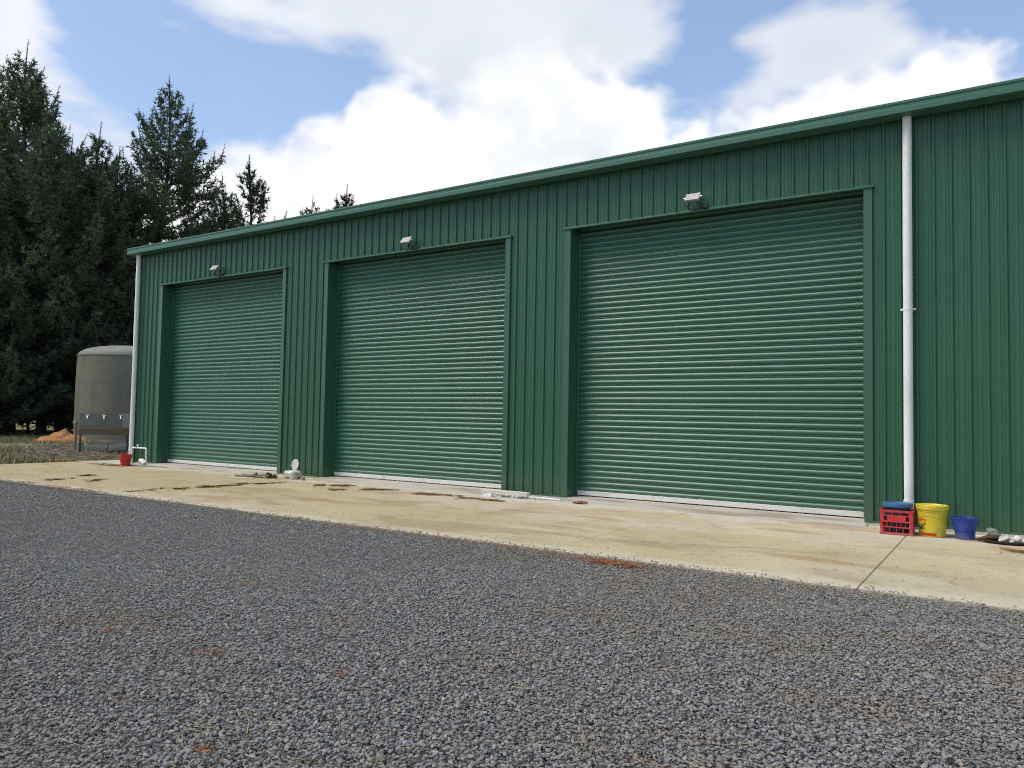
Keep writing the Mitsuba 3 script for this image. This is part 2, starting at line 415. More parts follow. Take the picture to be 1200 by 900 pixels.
def scatter_stones(r, n, kind, smin, smax, zlo, zhi):
    v, f = hull_template(kind)
    s = smin * (smax / smin) ** r.random(n)
    dims = np.stack([s * r.uniform(.9, 1.35, n), s * r.uniform(.65, 1.0, n), s * r.uniform(.40, .72, n)], -1) * 0.5
    jit = 1 + r.uniform(-.26, .26, (n, len(v), 1))
    P = v[None] * jit * dims[:, None]
    # mostly lying, tilted by up to 35 degrees, random heading
    a, b, c = r.normal(0, .28, n), r.normal(0, .28, n), r.uniform(0, 2 * np.pi, n)
    ca, sa, cb, sb, cc, sc = np.cos(a), np.sin(a), np.cos(b), np.sin(b), np.cos(c), np.sin(c)
    x, y, z = P[..., 0], P[..., 1], P[..., 2]
    y, z = y * ca[:, None] - z * sa[:, None], y * sa[:, None] + z * ca[:, None]
    x, z = x * cb[:, None] + z * sb[:, None], -x * sb[:, None] + z * cb[:, None]
    x, y = x * cc[:, None] - y * sc[:, None], x * sc[:, None] + y * cc[:, None]
    pos = np.stack([r.uniform(-.5, .5, n), r.uniform(-.5, .5, n), r.uniform(zlo, zhi, n)], -1)
    V = np.stack([x, y, z], -1) + pos[:, None]
    F = f[None] + (np.arange(n) * len(v))[:, None, None]
    tone = np.clip(r.normal(0.230, 0.042, n), 0.10, 0.37)
    pale = r.random(n) < 0.03
    tone[pale] = r.uniform(.28, .38, pale.sum())
    hue = r.normal(0, 1, (n, 1))
    col = tone[:, None] * (np.array([1.005, 1.005, 0.975]) + hue * np.array([0.05, 0.0, -0.05]))
    warm = r.random(n) < 0.09
    col[warm] = tone[warm, None] * np.array([1.18, 1.0, 0.80])
    C = np.repeat(col[:, None], len(v), 1)
    return V.reshape(-1, 3), F.reshape(-1, 3), C.reshape(-1, 3)


def stone_tile(seed, big, small):
    r = np.random.default_rng(seed)
    parts = [scatter_stones(r, big, 'ico', .010, .026, -.028, -.011), scatter_stones(r, small, 'oct', .006, .013, -.030, -.014)]
    v = np.vstack([p[0] for p in parts])
    off = np.cumsum([0] + [len(p[0]) for p in parts])
    f = np.vstack([p[1] + o for p, o in zip(parts, off)])
    return v, f, np.vstack([p[2] for p in parts])


for k in range(4):
    v, f, c = stone_tile(100 + k, 3900, 4200) if k < 2 else stone_tile(100 + k, 2300, 4600)
    scene[f'stone_tile_{"abcd"[k]}'] = {'type': 'shapegroup', 'stones': mikit.ply(trimesh.Trimesh(v, f, process=False), 'gravel_stone', smooth=False, color=np.clip(c, 0, 1))}
gi = 0
RT = np.array([0.83583, 0.54715, 0]) / np.hypot(0.83583, 0.54715)
F2 = np.array([-0.54715, 0.83583, 0]) / np.hypot(0.83583, 0.54715)
for iy in range(8):
    for ix in range(-20, 5):
        c = np.array([ix + 0.0, 6.1 - iy, 0])
        dep, lat = c @ F2, c @ RT
        if dep < 1.6 or abs(lat) > dep * 0.70 + 1.3:
            continue
        gi += 1
        far = dep > 6.8
        g = 'stone_tile_' + ('ab' if not far else 'cd')[int(rng.integers(2))]
        scene[f'gravel__{gi:03d}'] = {'type': 'instance', 'to_world': T(mat4((c[0], c[1], float(rng.uniform(-.003, .003))), rz=90 * int(rng.integers(4)))), 'g': {'type': 'ref', 'id': g}}
# single stones kicked up onto the edge of the slab
r = np.random.default_rng(71)
v, f, c = scatter_stones(r, 900, 'ico', .008, .022, 0, .001)
v = v.reshape(900, -1, 3)
cen = v.mean(1)
pos = np.stack([r.uniform(-16, 1.0, 900), 6.6 + np.abs(r.normal(0, .055, 900)) - .01, np.full(900, .004)], -1)
pos[:60, 1] = r.uniform(6.7, 8.2, 60)
v = v - cen[:, None] + pos[:, None]
scene['gravel__900'] = mikit.ply(trimesh.Trimesh(v.reshape(-1, 3), f, process=False), 'gravel_stone', color=np.clip(c, 0, 1))
tag('gravel', 'loose blue grey crushed stone covering the yard in the foreground', 'gravel', kind='stuff')

# ------------------------------------------------------------------ shed
PITCH, RIB0, RIBH = 0.19, -4.563, 0.023
labels['metal_shed'] = {'label': 'long dark green ribbed steel shed with three roller doors', 'category': 'shed'}
SHED = 'metal_shed'
USED.add(SHED)
DOORS = [(-17.395, -12.9925), (-11.6075, -7.2537), (-5.9704, -1.5727)]
HEAD = 4.408
DY = D + 0.27         # door plane
GZ0, GZ1 = 5.248, 5.405
GY = D - 0.28


def profile_points(x0, x1):
    """(x, outward) breakpoints of the ribbed sheet between x0 and x1"""
    shape = [(-0.030, 0), (-0.0170, RIBH - .006), (-0.0095, RIBH), (0.0120, RIBH), (0.0150, RIBH - .003), (0.021, 0), (0.056, 0), (0.064, .0045), (0.068, .0045), (0.073, 0), (0.113, 0), (0.121, .0045), (0.125, .0045), (0.130, 0)]
    k0 = int(math.floor((x0 - RIB0) / PITCH)) - 1
    pts = []
    for k in range(k0, k0 + int((x1 - x0) / PITCH) + 4):
        pts += [(RIB0 + k * PITCH + a, h) for a, h in shape]
    xs, hs = np.array(pts).T
    inner = (xs > x0 + 1e-6) & (xs < x1 - 1e-6)
    return np.r_[x0, xs[inner], x1], np.r_[np.interp(x0, xs, hs), hs[inner], np.interp(x1, xs, hs)]


def sheet(x0, x1, z0, z1):
    xs, hs = profile_points(x0, x1)
    n = len(xs)
    zs = np.linspace(z0, z1, 2)
    v = np.vstack([np.c_[xs, D - hs, np.full(n, z)] for z in zs])
    i = np.arange(n - 1)
    f = np.vstack([np.stack([i, i + 1, i + n + 1], 1), np.stack([i, i + n + 1, i + n], 1)])
    return trimesh.Trimesh(v, f, process=False)


WALL = SHED + '__front_wall'
USED.add(WALL)
spans = []
edges = [XW0] + [e for d in DOORS for e in d] + [XW1]
piers = [(edges[0], edges[1]), (edges[2], edges[3]), (edges[4], edges[5]), (edges[6], edges[7])]
SHEETW = 0.76
GRIDX = RIB0 - 0.095      # sheet laps midway between ribs


def cuts(x0, x1):
    k = np.arange(math.ceil((x0 - GRIDX) / SHEETW), math.floor((x1 - GRIDX) / SHEETW) + 1) * SHEETW + GRIDX
    k = [q for q in k if x0 + 0.08 < q < x1 - 0.08]
    return [x0, *k, x1]


WTOP = 5.40
for x0, x1 in piers:
    c = cuts(x0, x1)
    for a, b in zip(c[:-1], c[1:]):
        obj('cladding_sheet', sheet(a, b, 0.035, WTOP), GREEN, WALL, smooth=38)
for x0, x1 in DOORS:
    c = cuts(x0, x1)
    for a, b in zip(c[:-1], c[1:]):
        obj('cladding_sheet', sheet(a, b, HEAD + 0.006, WTOP), GREEN, WALL, smooth=38)
# screws on the ribs along the girts
hx = trimesh.creation.cylinder(radius=0.006, height=0.008, sections=6)
hx.apply_transform(trimesh.transformations.rotation_matrix(math.pi / 2, [1, 0, 0]))
ms = []
for k in range(int((XW0 - RIB0) / PITCH) + 1, 40):
    x = RIB0 + k * PITCH
    for z in (0.14, 1.55, 3.05, 4.52, 5.16):
        if z < HEAD and any(a - .06 < x < b + .06 for a, b in DOORS):
            continue
        m = hx.copy()
        m.apply_translation((x, D - RIBH - 0.004, z + 0.0))
        ms.append(m)
k = obj('fixing_screws', cat(ms), TRIM, WALL)
tag(k, 'rows of small green fixing screws along the wall ribs', kind='stuff')
# concrete slab edge under the cladding, ramps in the door openings
obj('floor_slab', box(XW0, XW1, D - 0.045, D + 18.0, -0.05, 0.030, 0.003), SLABM, SHED)
for x0, x1 in DOORS:
    v = np.array([[x0 - .06, D - .30, 0.003], [x1 + .06, D - .30, 0.003], [x0, DY + .12, .055], [x1, DY + .12, .055], [x0, D - .05, .036], [x1, D - .05, .036],
                  [x0 - .06, D - .30, -.02], [x1 + .06, D - .30, -.02], [x0, DY + .12, -.02], [x1, DY + .12, -.02]])
    obj('threshold_ramp', trimesh.convex.convex_hull(v), SLABM, SHED)
# bottom flashing at the foot of every pier
for x0, x1 in piers:
    obj('base_flashing', extrude_x([(D - .034, .034), (D - .036, .040), (D - .036, .062), (D - .031, .064)], x0 + .004, x1 - .004), TRIM, SHED)
# door openings
for di, (x0, x1) in enumerate(DOORS):
    w = 0.105
    for sx, xe in ((-1, x0), (1, x1)):
        # front flange, bullnose and return into the opening
        prof = [(xe + sx * w, D - .004), (xe + sx * w, D - .032), (xe + sx * (w - .003), D - .035), (xe + sx * .004, D - .035), (xe, D - .031), (xe, DY + .06), (xe + sx * .05, DY + .06)]
        p = np.array(prof)
        n = len(p)
        v = np.vstack([np.c_[p, np.full(n, .036)], np.c_[p, np.full(n, HEAD + .010)]])
        i = np.arange(n - 1)
        f = np.vstack([np.stack([i, i + n, i + n + 1], 1), np.stack([i, i + n + 1, i + 1], 1)])
        obj('jamb_flashing', trimesh.Trimesh(v, f, process=False), TRIM, SHED)
    # head flashing with a small lip, running past the jambs
    prof = [(D - .002, HEAD + .044), (D - .034, HEAD + .040), (D - .062, HEAD + .012), (D - .062, HEAD + .004), (D - .056, HEAD), (D - .040, HEAD - .001), (DY + .05, HEAD - .001)]
    full = extrude_x(prof[:5], x0 - .125, x1 + .125)
    soff = extrude_x([(D - .056, HEAD), (D - .040, HEAD - .001), (D + .012, HEAD - .001), (D + .014, HEAD + .03)], x0 + .002, x1 - .002)
    ends = [plate(Polygon([(a, b) for a, b in prof[:5]] + [(D - .002, HEAD)]), .0015) for _ in range(2)]
    out = [full, soff]
    for e, xx in zip(ends, (x0 - .125, x1 + .1235)):
        M = np.array([[0, 0, 1, xx], [1, 0, 0, 0], [0, 1, 0, 0], [0, 0, 0, 1.0]])
        e.apply_transform(M)
        out.append(e)
    obj('head_flashing', cat(out), TRIM, SHED)
    # roller door
    door = numbered(SHED + '__roller_door')
    pitch = 0.0915
    zb = 0.135
    ns = int(math.ceil((HEAD + 0.30 - zb) / pitch))
    t = np.array([0, .025, .05, .08, .13, .20, .28, .36, .42, .47, .52, .57, .62, .66, .70, .73, .755, .78, .805, .83, .86, .89, .92, .95, .975, 1.0])
    o = np.array([.0000, .0040, .0080, .0115, .0152, .0184, .0204, .0210, .0208, .0201, .0187, .0163, .0131, .0095, .0052, .0010, -.0030, -.0048, -.0040, -.0010, .0026, .0048, .0056, .0048, .0026, .0000])
    base = extrude_x(np.c_[DY - o, t * pitch], x0 - .03, x1 + .03)
    first = mikit.ply(base, DOOR, smooth=True)
    for s in range(ns):
        again('slat', first, mat4((0, DY + rng.normal(0, .0010), zb + s * pitch), rx=rng.normal(0, .12)) @ mat4((0, -DY, 0)), door)
    obj('bottom_rail', box(x0 + .012, x1 - .012, DY - .030, DY + .02, .064, .136, .004), RAIL, door)
    obj('rubber_seal', box(x0 + .015, x1 - .015, DY - .022, DY + .012, .048, .0635), RUBBER, door)
    for xx in (x0 + .003, x1 - .048):
        obj('guide_track', box(xx, xx + .045, DY - .036, DY - .022, .066, HEAD - .01, .003), TRIM, door)
    drum = trimesh.creation.cylinder(radius=.17, height=x1 - x0 + .1, sections=32)
    drum.apply_transform(trimesh.transformations.rotation_matrix(math.pi / 2, [0, 1, 0]))
    drum.apply_translation(((x0 + x1) / 2, DY + .22, HEAD + .30))
    obj('drum', drum, DOOR, door)
labels[SHED + '__roller_door'] = {'label': 'leftmost green corrugated roller door, closed'}
labels[SHED + '__roller_door_001'] = {'label': 'middle green corrugated roller door, closed'}
labels[SHED + '__roller_door_002'] = {'label': 'largest looking green roller door, nearest the red crate, closed'}

# gutter with bead, groove, underside and left end cap, plus eave soffit strip
gp = [(D - .032, GZ1 - .010), (D - .032, GZ0 + .004), (D - .038, GZ0), (GY + .006, GZ0), (GY, GZ0 + .006), (GY, GZ0 + .066), (GY + .011, GZ0 + .076), (GY + .012, GZ0 + .112), (GY + .002, GZ0 + .122),
      (GY, GZ0 + .128), (GY, GZ1 - .006), (GY + .005, GZ1), (GY + .014, GZ1), (GY + .018, GZ1 - .006), (GY + .018, GZ1 - .016)]
GX0 = -18.62
GUT = obj('gutter', extrude_x(gp, GX0, 13.7), GUTTER, SHED)
capp = Polygon([(GY, GZ0 + .006), (GY + .006, GZ0), (D - .038, GZ0), (D - .032, GZ0 + .004), (D - .032, GZ1 - .01), (GY + .012, GZ1), (GY, GZ1 - .006)])
cp = plate(capp, .0025)
cp.apply_transform(np.array([[0, 0, 1, GX0 - .003], [1, 0, 0, 0], [0, 1, 0, 0], [0, 0, 0, 1.0]]))
obj('end_cap', cp, GUTTER, GUT)
obj('eave_soffit', box(XW0 - .05, 13.7, D - .030, D + .06, GZ0 + .020, GZ0 + .032), TRIM, SHED)
for gx in np.arange(-17.2, 13, 2.4):
    obj('gutter_joint', box(gx, gx + .035, GY - .0015, GY + .002, GZ0 + .004, GZ0 + .066), GUTTER, GUT) if int(gx * 10) % 3 == 0 else None
# roof (ribbed, low pitch), other walls
ang = math.radians(6)
rp = []
for k in range(0, int((13.6 - XW0) / .19) + 1):
    x = XW0 - .05 + k * .19
    rp += [(x, 0), (x + .06, 0), (x + .075, .028), (x + .095, .028), (x + .11, 0)]
rp = np.array(rp)
for sgn, y0, nm in ((1, D - .145, 'roof'), (-1, D + 18.195, 'roof')):
    run = 9.17
    n = len(rp)
    v = np.vstack([np.c_[rp[:, 0], np.full(n, y0), GZ1 - .05 + rp[:, 1]], np.c_[rp[:, 0], np.full(n, y0 + sgn * run), GZ1 - .05 + run * math.tan(ang) + rp[:, 1]]])
    i = np.arange(n - 1)
    f = np.vstack([np.stack([i, i + 1, i + n + 1], 1), np.stack([i, i + n + 1, i + n], 1)])
    obj('roof_slope', trimesh.Trimesh(v, f, process=False), GUTTER, SHED)


def plain_wall(x0, y0, x1, y1, gable):
    L = math.hypot(x1 - x0, y1 - y0)
    ts = np.arange(0, L, .19)
    pts = []
    for q in ts:
        pts += [(q, 0), (q + .07, 0), (q + .083, .029), (q + .1, .029), (q + .113, 0)]
    pts = np.array(pts)
    pts = pts[pts[:, 0] < L]
    dx, dy = (x1 - x0) / L, (y1 - y0) / L
    X, Y = x0 + pts[:, 0] * dx + pts[:, 1] * dy, y0 + pts[:, 0] * dy - pts[:, 1] * dx
    top = np.full(len(X), GZ1) + (np.where(gable, (9 - np.abs(pts[:, 0] - 9)) * math.tan(ang), 0))
    n = len(X)
    v = np.vstack([np.c_[X, Y, np.full(n, .03)], np.c_[X, Y, top]])
    i = np.arange(n - 1)
    f = np.vstack([np.stack([i, i + 1, i + n + 1], 1), np.stack([i, i + n + 1, i + n], 1)])
    return trimesh.Trimesh(v, f, process=False)


obj('side_wall', plain_wall(XW0, D + 18, XW0, D, True), GREEN, SHED)
obj('side_wall', plain_wall(XW1, D, XW1, D + 18, True), GREEN, SHED)
obj('back_wall', plain_wall(XW1, D + 18, XW0, D + 18, False), GREEN, SHED)
obj('corner_flashing', box(XW0 - .034, XW0 + .03, D - .034, D + .06, .036, WTOP, .003), TRIM, SHED)

# downpipes


def downpipe(x, r, brackets, label):
    yb = D - .035 - r
    pts = [(x, yb, .02), (x, yb, 1.0), (x, yb, 2.4), (x, yb, 4.0), (x, yb, 5.0), (x, yb, 5.252)]
    k = obj('downpipe', tube(pts, r, 28), PVC, SHED, smooth=50)
    labels[k] = {'label': label}
    for z in brackets:
        prof = [(r + .0015, -.012), (r + .006, -.012), (r + .006, .012), (r + .0015, .012), (r + .0015, -.012)]
        ring = lathe(prof, 36)
        ears = [box(-r - .035, -r + .005, r * .55, r * .55 + .006, -.012, .012), box(r - .005, r + .035, r * .55, r * .55 + .006, -.012, .012)]
        obj('bracket', cat([ring] + ears), PVC, k, loc=(x, yb, z))
    for z in (.33,):
        obj('socket_joint', lathe([(r + .001, -.04), (r + .006, -.038), (r + .006, .038), (r + .001, .04), (r + .001, -.04)], 36), PVC, k, loc=(x, yb, z))
    return k


downpipe(-18.395, .055, (), 'white plastic downpipe at the far left corner of the shed')
downpipe(-1.052, .054, (2.77,), 'white plastic downpipe behind the red crate, right of the largest door')

# ------------------------------------------------------------------ floodlights above the doors


def floodlight(loc, label, tilt=34):
    t = thing('floodlight', label, 'floodlight', 'floodlights above the roller doors')
    M = mat4(loc, rx=-tilt, s=.9)          # the glass faces -y, tipped towards the ground
    hw, hh = .128, .082
    obj('housing', cat([box(-hw, hw, -.012, .022, -hh, hh, .008)] + [box(-.105, .105, .022, .05, z - .004, z + .004) for z in (-.055, -.03, -.005, .02, .045)]), GREYMETAL, t, M=M)
    obj('lens', box(-hw + .009, hw - .009, -.0155, -.0125, -hh + .009, hh - .009, .001), LENS, t, M=M)
    for sx in (-1, 1):
        kn = trimesh.creation.cylinder(radius=.016, height=.018, sections=16)
        kn.apply_transform(trimesh.transformations.rotation_matrix(math.pi / 2, [0, 1, 0]))
        kn.apply_translation((sx * (hw + .014), .01, 0))
        obj('knob', kn, CHROME, t, M=M)
    wy = D - .033 - loc[1]
    arms = [tube([(sx * (hw + .006), .008, 0), (sx * (hw + .006), .012, -.09), (sx * (hw - .03), .03, -.135), (sx * (hw - .05), wy, -.14)], .007, 6) for sx in (-1, 1)]
    arms.append(box(-hw + .03, hw - .03, wy - .012, wy, -.155, -.118, .002))
    obj('bracket', cat(arms), DARKSTEEL, t, loc=loc)
    obj('junction_box', box(.135, .195, wy - .05, wy, -.165, -.105, .006), DARKSTEEL, t, loc=loc)
    obj('cable', tube([(.02, .05, -.02), (.06, .08, -.07), (.12, .07, -.12), (.15, wy - .03, -.135)], .005, 6), RUBBER, t, loc=loc)


for x, z, lab in ((-15.21, 4.62, 'grey floodlight above the leftmost roller door'), (-9.42, 4.60, 'grey floodlight above the middle roller door'), (-3.865, 4.605, 'grey floodlight above the roller door nearest the crate')):
    floodlight((x, D - .15, z), lab)

# ------------------------------------------------------------------ things by the right downpipe
# milk crate


def crate_side(wd, h):
    p = sbox(-wd / 2, 0, wd / 2, h)
    holes = []
    for x0, x1 in ((-.128, -.050), (-.042, .042), (.050, .128)):
        holes.append(sbox(x0, h - .055, x1, h - .026))
    holes += [sbox(-.132, h - .118, -.098, h - .068), sbox(.098, h - .118, .132, h - .068)]
    n = 6
    for q in range(n):
        a = -.146 + q * .292 / n
        holes.append(sbox(a + .003, .096, a + .292 / n - .003, .146))
    for q in range(4):
        a = -.140 + q * .28 / 4
        holes.append(sbox(a + .0035, .027, a + .28 / 4 - .0035, .082))
    return p.difference(unary_union(holes))


cr = thing('milk_crate', 'red plastic milk crate with slotted sides against the white downpipe', 'crate')
CW, CH = .345, .285
cx, cy = -1.125, 10.235
for q in range(4):
    m = plate(crate_side(CW - (.012 if q % 2 else 0), CH), .006)
    m.apply_transform(np.array([[1, 0, 0, 0], [0, 0, 1, -CW / 2], [0, 1, 0, .002], [0, 0, 0, 1.0]]))
    bands = [box(-CW / 2 - .004 + (.007 if q % 2 else 0), CW / 2 + .004 - (.007 if q % 2 else 0), -CW / 2 - .007, -CW / 2 - .0005, z0, z1, .002) for z0, z1 in ((.004, .024), (.084, .094), (.148, .156), (CH - .02, CH + .004))]
    obj('side_panel', cat([m] + bands), RED, cr, M=mat4((cx, cy, 0), rz=90 * q + 2.0))
grid = [box(-CW / 2 + .008, CW / 2 - .008, y - .004, y + .004, .006, .014) for y in np.linspace(-.15, .15, 7)] + [box(x - .004, x + .004, -CW / 2 + .008, CW / 2 - .008, .0145, .0225) for x in np.linspace(-.15, .15, 7)]
obj('base', cat(grid), RED, cr, M=mat4((cx, cy, 0), rz=2.0))
tb = thing('plastic_tub', 'dark round tub with a blue lid sitting in the red milk crate', 'tub')
obj('body', lathe([(0, 0), (.118, 0), (.122, .004), (.143, .285), (.150, .288), (.150, .296), (0, .296)], 48), DARKTUB, tb, smooth=35, loc=(cx, cy, .026))
obj('lid', lathe([(0, .335), (.118, .335), (.126, .344), (.150, .346), (.161, .342), (.165, .334), (.165, .302), (.160, .298), (.152, .298)], 48), TEAL, tb, smooth=35, loc=(cx, cy, .022))

# yellow bucket


def curved_patch(r, a0, a1, z0, z1, th=.0008, n=8, taper=0.0):
    """a thin printed patch on a bucket wall; taper = radius gained per metre of height"""
    a = np.radians(np.linspace(a0, a1, n))
    o = []
    for z in (z0, z1):
        rr = r + taper * z + th
        o.append(np.c_[rr * np.sin(a), -rr * np.cos(a), np.full(n, z)])
    v = np.vstack(o)
    i = np.arange(n - 1)
    f = np.vstack([np.stack([i, i + 1, i + n + 1], 1), np.stack([i, i + n + 1, i + n], 1)])
    return trimesh.Trimesh(v, f, process=False)


yb = thing('yellow_bucket', 'yellow lidded plastic pail with orange band, right of the red crate', 'bucket')
YL = (-.762, 10.27, .001)
tp = (.158 - .140) / .335
obj('body', lathe([(0, .008), (.134, .008), (.137, 0), (.140, .002), (.1555, .290), (.163, .293), (.163, .302), (.1565, .305), (.158, .335), (0, .335)], 56), YELLOW, yb, smooth=30, loc=YL)
obj('lid', lathe([(0, .353), (.140, .353), (.150, .366), (.168, .367), (.171, .362), (.1715, .318), (.168, .312), (.160, .312)], 56), YELLOW, yb, smooth=30, loc=YL)
hd = [(math.sin(t) * .166, -math.cos(t) * .166, .292 - .10 * math.sin(max(0, min(math.pi, (t + math.pi * .52) / (math.pi * 1.04) * math.pi)))) for t in np.linspace(-math.pi * .52, math.pi * .52, 24)]
tpf = (.1555 - .140) / .288
pr = obj('orange_band', curved_patch(.140, -52, 22, .014, .050, taper=tpf), REDP, yb, loc=YL)
ring2 = [curved_patch(.140, a, a + w, z, z + h, taper=tpf, n=3) for a, w, z, h in ((-60, 12, .176, .020), (-48, 16, .186, .026), (-34, 16, .190, .018), (-56, 20, .205, .012), (-30, 10, .178, .010))]
obj('orange_lettering', cat(ring2), ORANGEP, yb, loc=YL)
blk = [curved_patch(.140, a, a + w, z, z + h, taper=tpf, n=3, th=.001) for a, w, z, h in ((-62, 7, .092, .040), (-54, 8, .085, .026), (-45, 5, .088, .060), (-40, 7, .112, .018), (-33, 5, .126, .030), (-34, 6, .086, .022), (-28, 5, .142, .020), (-50, 14, .080, .010))]
obj('black_mark', cat(blk), BLACKP, yb, loc=YL)
rr = np.random.default_rng(3)
sm = []
a = -40.0
while a < 18:
    w = rr.uniform(1.6, 3.4)
    if rr.random() < .85:
        sm.append(curved_patch(.140, a, a + w, .232, .232 + rr.uniform(.008, .013), taper=tpf, n=2))
    a += w + 1.2
obj('small_print', cat(sm), GREYP, yb, loc=YL)

# blue bucket
bb = thing('blue_bucket', 'dark blue open bucket with a stepped side, right of the yellow pail', 'bucket')
BL = (-.430, 10.27, .001)
obj('body', lathe([(0, .006), (.092, .006), (.095, 0), (.099, .002), (.106, .092), (.114, .096), (.118, .104), (.135, .232), (.142, .234), (.143, .246), (.138, .248), (.131, .246), (.112, .105), (.100, .09), (.094, .012), (0, .012)], 56), BLUE, bb, smooth=30, loc=BL)
ht = np.linspace(0, math.pi, 22)
obj('handle', tube([(math.cos(q) * .146, -.02 - math.sin(q) * .128, .226 - math.sin(q) * .105) for q in ht], .0035, 8), DARKSTEEL, bb, smooth=True, M=mat4(BL, rz=172))

# tray with stones
tr = obj('tray', cat([lathe([(0, 0), (.20, 0), (.235, .028), (.242, .030), (.240, .034), (.228, .032), (.195, .008), (0, .008)], 36)]), TRAYM, smooth=35, M=mat4((-.035, 10.16, .002)) @ np.diag([1, .62, 1, 1]))
tag(tr, 'shallow dark brown oval tray of white stones by the wall, right of the blue bucket', 'tray')
r = np.random.default_rng(5)
for i, (x, y, z, s, lab) in enumerate(((.075, 10.15, .062, .055, 'large rounded white stone at the right of the dark tray'), (-.022, 10.19, .060, .043, 'rounded white stone in the middle of the dark tray'), (.02, 10.10, .036, .030, 'small flat white stone at the front of the dark tray'),
                                     (-.085, 10.12, .035, .030, 'small pale stone at the left front of the dark tray'), (-.055, 10.16, .040, .028, 'small pale stone behind the left front stone of the dark tray'), (.135, 10.22, .034, .032, 'small white stone at the right rim of the dark tray'))):
    k = obj('white_stone', stone(r, s * .78, 3, .16, .85), SHELL, smooth=True, M=mat4((x, y, z), rz=r.uniform(0, 360)))
    tag(k, lab, 'stone', 'white stones on the dark tray')
k = obj('grey_rock', stone(r, .062, 2, .5, .75), ROCKG, smooth=40, M=mat4((-.155, 10.27, .095), rx=20, ry=35))
tag(k, 'angular grey green rock leaning behind the dark tray', 'rock')
for i, (pts, lab) in enumerate((([(-.30, 10.15, .02), (-.22, 10.18, .045), (-.12, 10.22, .055)], 'dark piece of bark leaning on the left of the dark tray'), ([(-.25, 10.22, .03), (-.17, 10.26, .07), (-.10, 10.28, .06)], 'dark piece of bark under the grey green rock'))):
    m = tube(pts, [.016, .028, .018], 9)
    v = np.array(m.vertices)
    m = trimesh.Trimesh(v + .012 * (meshkit.noise(v * 40, 3)[:, None] - .5), m.faces, process=False)
    tag(obj('bark_piece', m, BARKM, smooth=True), lab, 'bark', 'bark pieces by the dark tray')

# ------------------------------------------------------------------ things by the left downpipe
rb = thing('red_bucket', 'red plastic bucket with a dark handle by the left downpipe', 'bucket')
RBL = (-17.55, 10.12, .001)
obj('body', lathe([(0, .005), (.095, .005), (.098, 0), (.102, .002), (.138, .255), (.147, .257), (.147, .272), (.140, .272), (.134, .262), (.097, .012), (0, .012)], 40), REDB, rb, smooth=30, loc=RBL)
obj('handle', tube([(math.cos(q) * .150, -.03 - math.sin(q) * .10, .235 - math.sin(q) * .12) for q in ht], .005, 8), DARKSTEEL, rb, smooth=True, M=mat4(RBL, rz=40))
pv = thing('tap_standpipe', 'white plastic water pipe loop with a tap beside the left downpipe', 'pipe')
PX0, PX1, PY, PZ = -18.22, -17.60, 10.66, .40
obj('pipe', tube([(PX0, PY, .0), (PX0, PY, PZ - .02), (PX0 + .02, PY, PZ), (PX1 - .02, PY, PZ), (PX1, PY, PZ - .02), (PX1, PY, .0)], .019, 14), PVC, pv, smooth=40)
obj('tap', cat([tube([(-.0, 0, .0), (0, 0, .05)], .014, 10), box(-.045, .045, -.01, .01, .05, .064, .003), tube([(0, -.0, .0), (0, -.06, .0), (0, -.08, -.02)], .012, 10)]), WHITEP, pv, loc=(-17.98, PY, PZ + .012))
bt = obj('white_jug', lathe([(0, 0), (.060, 0), (.068, .008), (.070, .12), (.055, .165), (.026, .185), (.024, .205), (.0, .207)], 32), WHITEP, smooth=35, M=mat4((-17.30, 10.46, .045), rx=0, ry=62, rz=196))
tag(bt, 'small white plastic jug tipped over beside the pipe loop', 'jug')
hz = .014
hp = [(-18.25, 10.42, hz), (-17.9, 10.38, hz), (-17.5, 10.36, hz), (-17.1, 10.40, hz), (-16.75, 10.38, hz), (-16.42, 10.45, hz)]
tag(obj('garden_hose', tube(hp, .0125, 10), HOSEM, smooth=True), 'pale green hose lying along the shed foot left of the first door', 'hose')
tag(obj('garden_hose', tube([(-18.7, 10.18, hz), (-18.3, 10.14, hz), (-17.85, 10.2, hz), (-17.2, 10.24, hz), (-16.9, 10.27, hz)], .011, 10), HOSEM, smooth=True), 'second thin hose lying in front of the red bucket', 'hose')

# ------------------------------------------------------------------ debris at the first pier
r = np.random.default_rng(21)


def stick(p0, p1, rad, kink=.03, n=7):
    p0, p1 = np.array(p0, float), np.array(p1, float)
    t = np.linspace(0, 1, n)[:, None]
    pts = p0 + (p1 - p0) * t + r.normal(0, kink, (n, 3)) * np.array([1, 1, .35]) * np.sin(t * math.pi)
    pts[:, 2] = np.maximum(pts[:, 2], rad)
    return tube(pts, np.linspace(rad, rad * .55, n), 8)


for p0, p1, rad, lab in (((-13.28, 10.16, .03), (-12.55, 10.06, .03), .028, 'thick grey dead branch lying in front of the leftmost door'), ((-13.1, 10.30, .03), (-12.70, 10.05, .10), .016, 'thin grey branch crossing the thick dead branch'),
                         ((-13.35, 10.04, .02), (-12.45, 10.13, .03), .018, 'front grey branch of the small wood heap'), ((-12.95, 10.2, .06), (-12.35, 10.08, .06), .020, 'short grey branch on top of the small wood heap')):
    tag(obj('dead_branch', stick(p0, p1, rad), DRIFT, smooth=True), lab, 'branch', 'grey branches heaped at the leftmost door')
for x, y, s, lab in ((-12.47, 10.18, .065, 'brown lump of wood left of the cloudy plastic tub'), (-12.36, 10.22, .05, 'smaller brown lump of wood touching the cloudy tub')):
    tag(obj('wood_lump', stone(r, s, 2, .5, .9), BARKM, smooth=40, loc=(x, y, s * .75)), lab, 'wood')
m = box(-.17, .17, -.11, .11, 0, .155, .04)
tag(obj('cloudy_container', m, CLEARP, smooth=40, M=mat4((-12.12, 10.48, .003), rz=8)), 'cloudy plastic container lying at the foot of the first pier', 'container')
